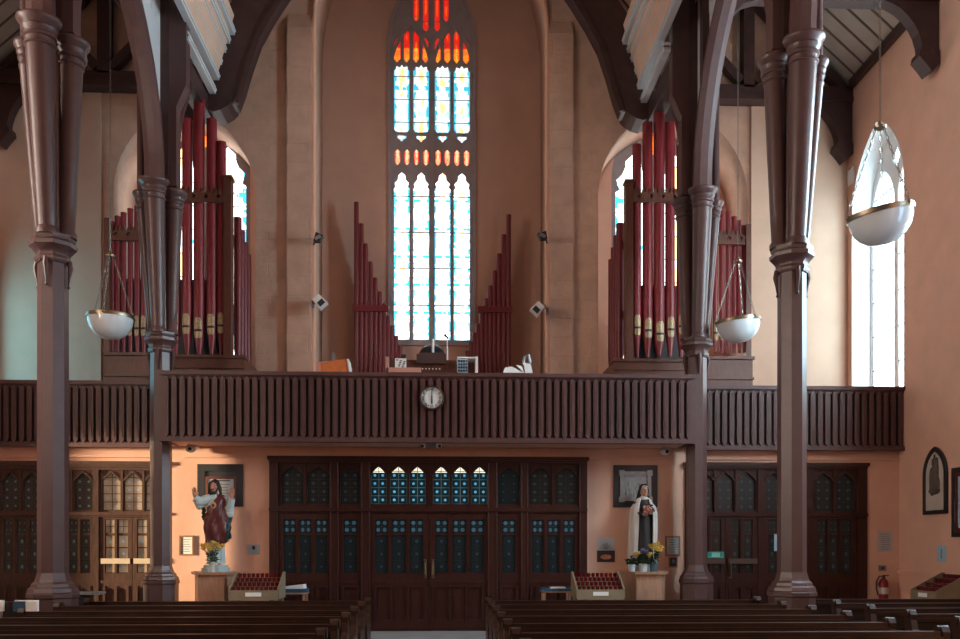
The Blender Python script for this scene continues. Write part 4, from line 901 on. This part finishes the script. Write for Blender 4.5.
# pedestals
def pedestal(x, y, label, zt):
    t = thing('statue_pedestal', label, 'pedestal', (x, y, 0)); prof = lambda g: [(x - .44 - g, YL - .02), (x - .44 - g, y + .05), (x - .24 - g*.5, y - .46 - g), (x + .24 + g*.5, y - .46 - g), (x + .44 + g, y + .05), (x + .44 + g, YL - .02)]
    obj('body', B().prism(prof(0), 'z', .08, zt - .05), PEDW, t); obj('top_slab', B().prism(prof(.07), 'z', zt - .05, zt), PEDW, t); obj('plinth', B().prism(prof(.04), 'z', 0, .1), PEDW, t)
ZP = 1.165
PX1, PX2 = ax(217.5, 16.95), ax(643.5, 16.95)
pedestal(PX1, 16.95, 'oak pedestal under the pale robed statue with raised hands', ZP); pedestal(PX2, 16.95, 'oak pedestal under the nun statue with flower pots', ZP)

# ------------------------------------------------------------------ statues
def remesh(o, size):
    m = o.modifiers.new('r', 'REMESH'); m.mode = 'VOXEL'; m.voxel_size = size; m.use_smooth_shade = True
    dg = bpy.context.evaluated_depsgraph_get(); me = bpy.data.meshes.new_from_object(o.evaluated_get(dg)); old = o.data; o.modifiers.clear(); o.data = me; bpy.data.meshes.remove(old)
def limb(b, pts, rs):
    b.tube(pts, rs, 10)
    for p, r in zip(pts, rs): b.ball(p, r, 10, 7)
def hand(b, wrist, up, side, palm_n, curl=.15, sc=1.0):
    """palm, four unequal fingers with knuckles and a thumb leaving the side of the palm; up = along the hand"""
    up, side, nrm = Vector(up).normalized(), Vector(side).normalized(), Vector(palm_n).normalized(); w = Vector(wrist)
    limb(b, [w, w + up*.05*sc], [.022*sc, .026*sc])
    for k in range(4): limb(b, [w + up*.03*sc + side*(k-1.5)*.012*sc, w + up*.085*sc + side*(k-1.5)*.018*sc], [.014*sc, .012*sc])
    for k, ln in enumerate((.065, .078, .072, .055)):
        p = w + up*.088*sc + side*(k-1.5)*.019*sc; q = p + up*ln*.5*sc + nrm*curl*.02; r = q + up*ln*.5*sc + nrm*curl*.05
        limb(b, [p, q, r], [.0095*sc, .0088*sc, .007*sc])
    p = w + up*.03*sc - side*.026*sc; q = p + up*.03*sc - side*.026*sc; limb(b, [p, q, q + up*.032*sc - side*.006*sc], [.012*sc, .010*sc, .008*sc])
def headmesh(b, c, tilt=0, turn=0):
    M = Matrix.Rotation(turn, 4, 'Z') @ Matrix.Rotation(tilt, 4, 'X'); C = Matrix.Translation(c) @ M
    P = lambda x, y, z: C @ Vector((x, y, z))
    b.ball(c, (.078, .095, .112), 18, 14, M); b.ball(P(0, -.028, -.06), (.056, .062, .062), 14, 10, M)
    limb(b, [P(0, -.092, .02), P(0, -.112, -.018)], [.011, .016]); b.ball(P(0, -.088, .036), (.05, .012, .010), 10, 6, M)
    b.ball(P(0, -.086, -.062), (.024, .012, .008), 10, 6, M); b.ball(P(0, -.082, -.095), (.022, .018, .016), 10, 6, M)
    for s in (-1, 1): b.ball(P(s*.08, .01, -.01), (.012, .022, .032), 8, 6, M); b.ball(P(s*.038, -.066, -.028), (.022, .022, .022), 8, 6, M)
    return P
def loft(b, secs, c, nfold=11, amp=.05, n=64, a0=0, a1=2*PI, ph=0):
    """secs: (z, rx, ry, dx, dy, fold); angle 0 is +x, -pi/2 is the front"""
    full = abs(a1 - a0 - 2*PI) < 1e-6; R = []
    m = n if full else n + 1
    for z, rx, ry, dx, dy, f in secs:
        r = []
        for k in range(m):
            a = a0 + (a1 - a0)*k/n; q = 1 + amp*f*(math.sin(nfold*a + ph + z*2.1) + .5*math.sin((nfold*2-3)*a - z*3.3))
            r.append((c[0] + dx + rx*q*math.cos(a), c[1] + dy + ry*q*math.sin(a), c[2] + z))
        R.append(r)
    b.rings(R, cap=full, loop=full); return b
def statue_base(t, x, y, z, m): obj('statue_base', B().prism([(x + .27*math.cos(a), y + .20*math.sin(a)) for a in [PI/8 + k*PI/4 for k in range(8)]], 'z', z, z + .07).prism([(x + .23*math.cos(a), y + .17*math.sin(a)) for a in [PI/8 + k*PI/4 for k in range(8)]], 'z', z + .07, z + .13), m, t)

x, y, z = ax(216, 16.9), 16.88, ZP
t = thing('robed_statue', 'painted statue in red mantle and pale robe with both hands raised', 'statue', (x, y, z))
statue_base(t, x, y, z, mat('pale_base', (.42, .55, .56), .5, var=.1))
b = B(); V = lambda a, d, h: (x + a, y + d, z + h)
limb(b, [V(0, 0, .86), V(0, 0, 1.05), V(0, 0, 1.27), V(0, 0, 1.40)], [.11, .10, .115, .085]); limb(b, [V(-.01, 0, 1.38), V(-.015, -.012, 1.51)], [.05, .045])
for s in (-1, 1): limb(b, [V(s*.07, 0, .84), V(s*.075, -.02, .50), V(s*.075, 0, .17)], [.085, .06, .04]); limb(b, [V(s*.075, .02, .165), V(s*.085, -.10, .155)], [.04, .028])
limb(b, [V(-.12, 0, 1.38), V(-.24, -.06, 1.315), V(-.345, -.12, 1.36)], [.06, .05, .035]); limb(b, [V(.12, 0, 1.38), V(.24, -.02, 1.17), V(.325, -.11, 1.36)], [.06, .05, .035])
hand(b, V(-.355, -.125, 1.39), (-.05, -.1, 1), (-1, 0, 0), (0, -1, .2), .3, 1.15); hand(b, V(.335, -.115, 1.39), (.08, -.1, 1), (1, 0, 0), (0, -1, .2), .3, 1.15)
HP = headmesh(b, V(-.015, -.02, 1.615), .16, -.15)
body = obj('body', b, SKIN, t); remesh(body, .0075)
b = B(); loft(b, [(.15, .17, .14, .01, 0, 1), (.3, .155, .125, .01, 0, 1), (.55, .15, .12, .01, 0, 1), (.8, .155, .125, 0, 0, .8), (1.0, .155, .12, 0, 0, .6), (1.2, .168, .125, 0, 0, .4), (1.34, .175, .12, 0, 0, .2), (1.42, .135, .10, 0, 0, .1), (1.46, .07, .07, -.008, 0, 0)], V(0, 0, 0), 9, .05); obj('robe', b, ROBE, t, 60)
for s, pts, rs in ((-1, [V(-.08, -.02, 1.385), V(-.18, -.05, 1.345), V(-.28, -.09, 1.315), V(-.36, -.125, 1.39)], [.095, .10, .10, .066]), (1, [V(.11, 0, 1.38), V(.19, -.02, 1.25), V(.27, -.04, 1.17), V(.335, -.11, 1.37)], [.085, .085, .08, .058])):
    b = B().tube(pts, rs, 16); b.ball(pts[1], rs[1], 12, 8); b.ball(pts[2], rs[2]*1.02, 12, 8); b.ball((pts[2][0] + s*.0, pts[2][1], pts[2][2] - .06), (.075, .06, .09), 12, 8); obj('sleeve', b, ROBE, t, 70)
# mantle wrapped from one shoulder across to the other hip
b = B(); n = 56; R = []
for i in range(26):
    h = .56 + (1.455 - .56)*i/25
    fr = (h - 1.0) / .45
    aL = -PI*1.02 if h < 1.05 else -PI*(1.02 - .62*min(1, fr*1.05)); aR = PI*.25
    r = []
    for k in range(n + 1):
        a = aL + (aR - aL)*k/n; g = 1.0 if h < 1.25 else 1 - .5*((h - 1.25)/.205)**2
        q = 1 + .075*math.sin(7*a + h*9) + .05*math.sin(12*a - h*13)
        low = .05*math.sin(3*a + 1) if i == 0 else 0
        r.append(V(.02 + (.222 + .012*math.sin(h*9))*g*q*math.cos(a), .165*g*q*math.sin(a), h + low))
    R.append(r)
b.rings(R, cap=False, loop=False); o = obj('mantle', b, MANTLE, t, 70); mo = o.modifiers.new('s', 'SOLIDIFY'); mo.thickness = .012
for (xa, xb, za, zb, dy) in ((.20, .29, .62, 1.16, .04), (-.25, -.19, .98, 1.22, .0), (.17, .25, .56, .98, -.03)):
    b = B().rings([[V(xa + (xb - xa)*(k/7) + .012*math.sin(h*20), dy + .03*math.sin(k*2.2 + h*6) - .02, za + (zb - za)*h) for k in range(8)] for h in [i/8 for i in range(9)]], cap=False, loop=False)
    o = obj('mantle_lining', b, GREEN, t, 70, label='teal green lining'); mo = o.modifiers.new('s', 'SOLIDIFY'); mo.thickness = .012
b = B().ball(V(-.005, -.165, 1.255), (.06, .012, .07), 14, 8); obj('heart_glory', b, mat('glory_gold', (.45, .33, .2), .4, var=.3, vscale=40), t, 60)
b = B().ball(V(-.005, -.178, 1.25), (.028, .014, .033), 10, 7); obj('heart', b, REDX, t, 60)
b = B(); Cc = HP(0, .02, .03); b.ball(Cc, (.098, .098, .105), 18, 12)
for s in (-1, 1):
    for k in range(4): limb(b, [HP(s*(.075 - .01*k), -.03 + .035*k, .06), HP(s*(.1 - .008*k), -.012 + .03*k, -.05), HP(s*(.115 - .015*k), -.01 + .03*k, -.16), HP(s*(.11 - .02*k), -.02 + .035*k, -.23)], [.026, .028, .026, .014])
bm = b.bm
for v in list(bm.verts):
    q = (Vector(v.co) - Vector(HP(0, -.13, -.03)))
    if q.length < .10: v.co = Vector(v.co) + Vector((0, .1 - q.length + .02, .035))
obj('hair', b, HAIR, t, 70)
b = B(); b.ball(HP(0, -.075, -.11), (.038, .03, .034), 12, 8); b.ball(HP(0, -.102, -.047), (.03, .010, .008), 10, 6)
for s in (-1, 1): limb(b, [HP(s*.066, -.03, -.03), HP(s*.055, -.055, -.085), HP(s*.02, -.08, -.125)], [.014, .02, .02])
obj('beard', b, HAIR, t, 70)
b = B()
for s in (-1, 1): b.ball(HP(s*.03, -.088, .012), (.013, .006, .006), 8, 5); b.box(*[q for q in (0, 0, 0, 0, 0, 0)]) if False else None
obj('eye', b, DARK, t, 60)

x, y, z = ax(643.5, 16.9), 16.92, ZP
t = thing('nun_statue', 'painted nun statue in black veil, brown habit and cream cloak', 'statue', (x, y, z))
statue_base(t, x, y, z, STONEG)
V = lambda a, d, h: (x + a, y + d, z + h); b = B()
limb(b, [V(0, 0, .86), V(0, 0, 1.05), V(0, 0, 1.25), V(0, 0, 1.36)], [.11, .10, .11, .08]); limb(b, [V(0, 0, 1.36), V(0, -.01, 1.46)], [.045, .042])
for s in (-1, 1): limb(b, [V(s*.07, 0, .84), V(s*.07, 0, .5), V(s*.07, 0, .17)], [.09, .06, .04]); limb(b, [V(s*.07, 0, .16), V(s*.075, -.11, .15)], [.035, .026])
limb(b, [V(-.13, 0, 1.33), V(-.17, -.06, 1.12), V(-.03, -.19, 1.09)], [.055, .048, .032]); limb(b, [V(.13, 0, 1.33), V(.17, -.06, 1.14), V(.09, -.2, 1.20)], [.055, .048, .032])
hand(b, V(-.02, -.195, 1.09), (1, -.1, .25), (0, -.3, 1), (0, -1, 0), .8, .95); hand(b, V(.085, -.205, 1.20), (-1, -.1, .25), (0, -.3, 1), (0, -1, 0), .8, .95)
HP = headmesh(b, V(.01, -.02, 1.555), .08, .12)
body = obj('body', b, SKIN, t); remesh(body, .0075)
b = B(); loft(b, [(.14, .185, .15, 0, 0, 1), (.5, .165, .135, 0, 0, 1), (.9, .16, .13, 0, 0, .8), (1.15, .165, .13, 0, 0, .4), (1.3, .16, .115, 0, 0, .2), (1.385, .10, .085, 0, 0, 0), (1.41, .055, .055, 0, 0, 0)], V(0, 0, 0), 8, .05); obj('habit', b, HABIT, t, 60)
for pts in ([V(-.13, 0, 1.32), V(-.16, -.06, 1.12), V(-.05, -.185, 1.09)], [V(.13, 0, 1.32), V(.16, -.06, 1.14), V(.105, -.192, 1.19)]):
    b = B().tube(pts, [.07, .07, .05], 12); b.ball(pts[1], .071, 12, 8); obj('sleeve', b, HABIT, t, 70)
b = B(); loft(b, [(.15, .29, .20, -.01, .03, 1), (.4, .28, .19, -.01, .03, 1), (.8, .27, .185, 0, .01, .9), (1.1, .262, .19, 0, -.01, .7), (1.24, .238, .165, 0, -.01, .4), (1.33, .178, .13, 0, 0, .2), (1.42, .11, .09, 0, 0, 0)], V(0, 0, 0), 13, .045, 60, -PI*.30, PI*1.34)
o = obj('cloak', b, CLOAK, t, 70, label='cream floor length cloak'); mo = o.modifiers.new('s', 'SOLIDIFY'); mo.thickness = .014
b = B(); b.ball(HP(0, -.048, -.01), (.088, .075, .118), 16, 12); bm = b.bm
for v in list(bm.verts):
    q = Vector(v.co) - Vector(HP(0, -.12, -.01))
    if q.length < .093: v.co = Vector(v.co) + Vector((0, .075, 0))
b.ball(V(0, -.045, 1.405), (.085, .06, .055), 14, 8); obj('wimple', b, CLOAK, t, 70)
b = B(); loft(b, [(1.22, .155, .10, 0, .05, 1), (1.34, .145, .105, 0, .04, .7), (1.46, .125, .11, 0, .02, .4), (1.56, .108, .115, .01, .0, .1), (1.64, .088, .105, .01, -.01, 0), (1.685, .045, .055, .01, 0, 0), (1.692, .005, .005, .01, 0, 0)], V(0, 0, 0), 9, .03, 50, -PI*.26, PI*1.26)
o = obj('veil', b, BLACKF, t, 70, label='black veil'); mo = o.modifiers.new('s', 'SOLIDIFY'); mo.thickness = .014
b = B().box(x - .015, x + .015, y - .215, y - .2, z + 1.02, z + 1.38).box(x - .07, x + .09, y - .215, y - .2, z + 1.25, z + 1.28); b.xform(Matrix.Translation((x, y, z)) @ Matrix.Rotation(0, 4, 'Y') @ Matrix.Translation((-x, -y, -z))); b.xform(Matrix.Translation((.05, 0, 0))); obj('crucifix', b, DOORW, t)
b = B()
for k in range(14): a = k*2.4; rr = .022*math.sqrt(k); b.ball(V(.03 + rr*math.cos(a), -.22 - .015*math.cos(k), 1.17 + rr*math.sin(a)), .028, 8, 6)
obj('roses', b, mat('rose_pink', (.34, .12, .10), .6, var=.3, vscale=40), t, 60)
b = B()
for s in (-1, 1): b.ball(HP(s*.03, -.088, .012), (.012, .006, .005), 8, 5)
obj('eye', b, DARK, t, 60)

# ------------------------------------------------------------------ flowers
def bloom(b, c, r, n=9):
    b.ball(c, r*.45, 8, 5)
    for lay in range(2):
        for k in range(n):
            a = 2*PI*k/n + lay*.35; e = .25 + .6*lay; d = Vector((math.cos(a)*math.cos(e), math.sin(a)*math.cos(e), math.sin(e)))
            p = Vector(c) + d*r*.62; M = d.to_track_quat('Z', 'Y').to_matrix().to_4x4(); b.ball(p, (r*.26, r*.14, r*.42), 6, 5, M)
def leaf(b, p, d, L, w):
    d = Vector(d).normalized(); p = Vector(p); sd = d.cross(Vector((0, 0, 1))).normalized(); up = sd.cross(d)
    A = [p, p + d*L*.4 + sd*w + up*.01, p + d*L, p + d*L*.4 - sd*w + up*.01]; v = [b.bm.verts.new(q) for q in A]; m = b.bm.verts.new(p + d*L*.45 + up*-.008); b.face([v[0], v[1], m]); b.face([v[1], v[2], m]); b.face([v[2], v[3], m]); b.face([v[3], v[0], m])
def bouquet(name, label, x, y, z, vprof, vm, blooms, col, hh, spread, leaves, br=.05):
    t = thing(name, label, 'flowers', (x, y, z)); obj('vase', B().lathe([(r, z + h) for r, h in vprof], 18, (x, y, 0)), vm, t, 40); top = z + vprof[-1][1] - .02
    st = B(); pts = []
    for dx, dy, dz in blooms:
        p = (x + dx, y + dy, z + dz); st.tube([(x, y, top - .05), (x + dx*.4, y + dy*.4, (top + p[2])/2), p], .005, 6); pts.append(p)
    obj('stem', st, LEAF, t)
    lf = B()
    for k in range(leaves):
        a = random.uniform(0, 2*PI); h = random.uniform(0, hh); leaf(lf, (x + spread*.35*math.cos(a)*random.random(), y + spread*.35*math.sin(a)*random.random(), top + h), (math.cos(a), math.sin(a), random.uniform(-.2, .7)), random.uniform(.06, .11), random.uniform(.015, .028))
    obj('foliage', lf, LEAF, t)
    for i, p in enumerate(pts):
        b = B(); bloom(b, p, br*random.uniform(.9, 1.15)); obj('blossom', b, col[i % len(col)], t, 70)
GLASSV = mat('clear_vase_glass', (.55, .62, .6), .08, spec=.6)
bouquet('flower_vase', 'glass vase of yellow roses at the feet of the pale robed statue', ax(211.5, 16.5), 16.56, ZP, [(.04, 0), (.045, .02), (.035, .08), (.05, .19)], GLASSV,
        [(-.16, -.02, .43), (-.06, -.05, .44), (.03, -.02, .47), (.12, 0, .43), (-.10, .02, .49), (.0, .03, .52), (.10, -.05, .50), (-.02, -.08, .40), (.19, .02, .48), (-.19, .03, .48)], [YEL], .22, .24, 60, .068)
POT = mat('pale_flower_pot', (.55, .62, .66), .4); POTB = mat('teal_flower_pot', (.06, .13, .16), .4)
bouquet('flower_pot', 'small white pot of dull red flowers, outermost before the nun statue', ax(632, 16.5), 16.52, ZP, [(.055, 0), (.075, .13), (.078, .14)], POT, [(-.05, 0, .22), (.03, -.03, .24), (.0, .03, .27), (.06, .02, .21)], [mat('dull_red_petals', (.12, .03, .03), .7)], .12, .2, 80, .035)
bouquet('flower_pot', 'pale pot with yellow and purple flowers in the middle before the nun statue', ax(643.5, 16.5), 16.52, ZP, [(.07, 0), (.085, .14), (.088, .15)], POT, [(-.16, 0, .30), (-.11, -.03, .33), (-.02, -.04, .36), (.05, -.04, .33), (.0, .02, .40), (.10, -.02, .28), (.13, 0, .32), (.06, .03, .37)], [YEL, YEL, PUR, PUR, PUR, YEL, YEL, PUR], .2, .26, 90, .058)
bouquet('flower_pot', 'dark teal pot of tall yellow flowers nearest the framed text', ax(654, 16.5), 16.54, ZP, [(.06, 0), (.08, .16), (.08, .17)], POTB, [(-.02, 0, .44), (.06, 0, .42), (.12, -.02, .38), (.02, -.03, .50), (.08, .02, .52), (-.05, .03, .48), (.15, 0, .44)], [YEL], .24, .24, 80, .062)

# ------------------------------------------------------------------ pews
def make_pew(x0, x1):
    t = thing('pew', 'pew', 'pew', (0, 0, 0))
    b = B(); M = Matrix.Rotation(-.1, 4, 'X')
    b.box(x0, x1, -.03, .0, .30, .80, M); obj('back', b, PEWW, t)
    b = B().box(x0, x1, -.015, .075, .815, .865).box(x0, x1, -.03, .02, .775, .82).box(x0, x1, .02, .10, .60, .63); obj('top_rail', b, PEWE, t)
    b = B().box(x0, x1, -.45, .0, .41, .45).box(x0, x1, -.44, -.40, .33, .41); obj('seat', b, PEWW, t)
    for x in (x0, x1):
        b = B(); pr = [(-.46, 0), (.12, 0), (.12, .35), (.10, .70), (.125, .80), (.11, .88), (.06, .915), (.0, .905), (-.035, .86), (-.03, .80), (-.06, .70), (-.16, .60), (-.34, .56), (-.44, .58), (-.485, .54), (-.47, .46)]
        b.prism(pr, 'x', x - .035, x + .035); e = obj('end_panel', b, PEWE, t)
        b = B().tube([(x - .05, .05, .865), (x + .05, .05, .865)], .05, 14); obj('scroll', b, PEWE, e, 40)
    return t
ROWS = [12.55, 11.6, 10.65, 9.7, 8.75, 7.8, 6.85]
ORD = ['back row under the gallery end', 'second row from the back', 'third row from the back', 'fourth row from the back', 'fifth row from the back', 'sixth row from the back', 'seventh row from the back']
for nm, x0, x1, lab in (('l', -4.72, -.80, 'dark varnished pew, statue with raised hands side of the aisle, '), ('r', .92, 4.82, 'dark varnished pew, nun statue side of the aisle, '),
                        ('al', -9.2, -5.42, 'dark side aisle pew by the bright side doors, '), ('ar', 5.62, 9.2, 'dark side aisle pew on the fire extinguisher side, ')):
    p = None
    for i, y in enumerate(ROWS):
        if i == 0: p = make_pew(x0, x1); o = p
        else: o = dup(p)
        o.location = (0, y + (.12 if nm in ('ar',) else 0), 0); o['label'] = (lab + ORD[i]).replace(' under the gallery end', ''); o['group'] = 'rows of pews'
for px, lab, m_, wd in ((20.5, 'dark hymn book with white page edges on the side aisle pew', BLUEC, .075), (32, 'white hymn book on the side aisle pew beside the tall pillar', PAPER, .07), (-1, 'pale hymn book at the picture edge on the side aisle pew', PAPER, .05)):
    x = ax(px, 10.68); t = thing('hymn_book', lab, 'book', (x, 10.68, .866)); obj('cover', B().box(x - wd, x + wd, 10.65, 10.68, .866, .985), m_, t); obj('pages', B().box(x - wd + .005, x + wd - .005, 10.68, 10.72, .866, .995), PAPER, t)
x = ax(84, 14.6); t = thing('music_case', 'small dark stand with objects between the tall pillar and side doors', 'stand', (x, 14.6, 0)); obj('stand_body', B().box(x - .12, x + .12, 14.5, 14.7, 0, .86), DARK, t); obj('stand_top', B().box(x - .24, x + .3, 14.45, 14.75, .86, .90), GREYM, t)

# ------------------------------------------------------------------ pendant bowl lamps
def links(b, p0, p1, step=.07, r=.017, w=.0055):
    p0, p1 = Vector(p0), Vector(p1); d = p1 - p0; n = max(2, int(d.length/step)); q = d.to_track_quat('Z', 'Y').to_matrix().to_4x4()
    for i in range(n):
        c = p0 + d*((i + .5)/n); M = Matrix.Translation(c) @ q @ Matrix.Rotation(PI/2*(i % 2), 4, 'Z'); h = d.length/n*.62
        b.tube([M @ Vector((r*math.cos(a), 0, h*math.sin(a))) for a in [k*PI/3 for k in range(6)]], w, 4, closed=True)
def lamp(ztop):
    t = thing('bowl_lamp', 'lamp', 'pendant lamp', (0, 0, 0), 'hanging bowl lamps')
    b = B().lathe([(.0, -.40), (.10, -.392), (.20, -.36), (.29, -.295), (.355, -.21), (.392, -.11), (.405, 0), (.395, 0), (.38, -.11), (.34, -.20), (.27, -.28), (.1, -.37), (0, -.38)], 40, cap=False); obj('glass_bowl', b, OPAL, t, 60)
    b = B().lathe([(.395, -.03), (.42, -.03), (.425, .0), (.42, .035), (.395, .035), (.395, -.03)], 40, cap=False); rim = obj('rim', b, BRASS, t, 40)
    for k in range(3): a = 2*PI*k/3 + .6; b = B().ball((.42*math.cos(a), .42*math.sin(a), .02), .03, 8, 6); obj('rim_lug', b, BRASS, rim, 60)
    for k in range(3):
        a = 2*PI*k/3 + .6; b = B(); links(b, (.42*math.cos(a), .42*math.sin(a), .03), (.05*math.cos(a), .05*math.sin(a), 1.13)); obj('chain', b, CHROME, t)
    b = B().lathe([(.02, 1.10), (.075, 1.12), (.08, 1.15), (.03, 1.18), (.02, 1.22)], 16); obj('ring', b, BRASS, t, 40)
    b = B(); links(b, (0, 0, 1.2), (0, 0, ztop), .085, .014, .005); obj('chain', b, CHROME, t)
    return t
L0 = lamp(6.85)
# ztop is where the aisle ceiling is above the lamp
for i, (px, py, Y, lab, tilt) in enumerate(((110.3, 317.5, 16.45, 'small white bowl lamp hanging before the organ by the unlit left wall', .0), (738, 321.5, 16.45, 'small bluish white bowl lamp hanging beside the organ on the exit sign side', -.10), (880, 214, 11.35, 'large grey white bowl lamp hanging in front of the lancet window', -.20), (-66, 200, 11.35, 'bowl lamp beyond the picture edge', 0))):
    if i == 3: continue
    o = L0 if i == 0 else dup(L0)
    xx, zz_ = at(px, py, Y); o.location = (xx, Y, zz_); o.rotation_euler = (0, tilt, 0) ; o['label'] = lab
    if tilt:
        o.rotation_euler = (0, 0, .4)
        for ch in o.children:                       # the bowl hangs askew on its three chains
            if ch.name.split('.')[0] in ('glass_bowl', 'rim'): ch.rotation_euler = (0, tilt, 0)

# ------------------------------------------------------------------ light, camera
w = bpy.data.worlds.new('sky'); SC.world = w; w.use_nodes = True; bg = w.node_tree.nodes['Background']; bg.inputs['Color'].default_value = (.75, .70, .68, 1); bg.inputs['Strength'].default_value = .07
sun = bpy.data.lights.new('low_sun', 'SUN'); sun.energy = 13.5; sun.angle = math.radians(5); sun.color = (1, .80, .53); so = bpy.data.objects.new('low_sun', sun); COL.objects.link(so)
so.rotation_euler = Vector((1, .285, -.035)).to_track_quat('-Z', 'Y').to_euler()
cam = bpy.data.cameras.new('camera'); co = bpy.data.objects.new('camera', cam); COL.objects.link(co); SC.camera = co
co.location = (CX, 0, CZ); co.rotation_euler = (PI/2, 0, -TH); cam.sensor_width = 36; cam.lens = FPX*36/960; cam.shift_y = (547 - 319.5)/960; cam.clip_end = 200
SC.view_settings.view_transform = 'Standard'; SC.view_settings.look = 'None'; SC.view_settings.gamma = 1; SC.view_settings.use_curve_mapping = False; SC.view_settings.exposure = 0
SC.cycles.use_denoising = True; SC.cycles.max_bounces = 8; SC.cycles.diffuse_bounces = 5; SC.cycles.sample_clamp_indirect = 6
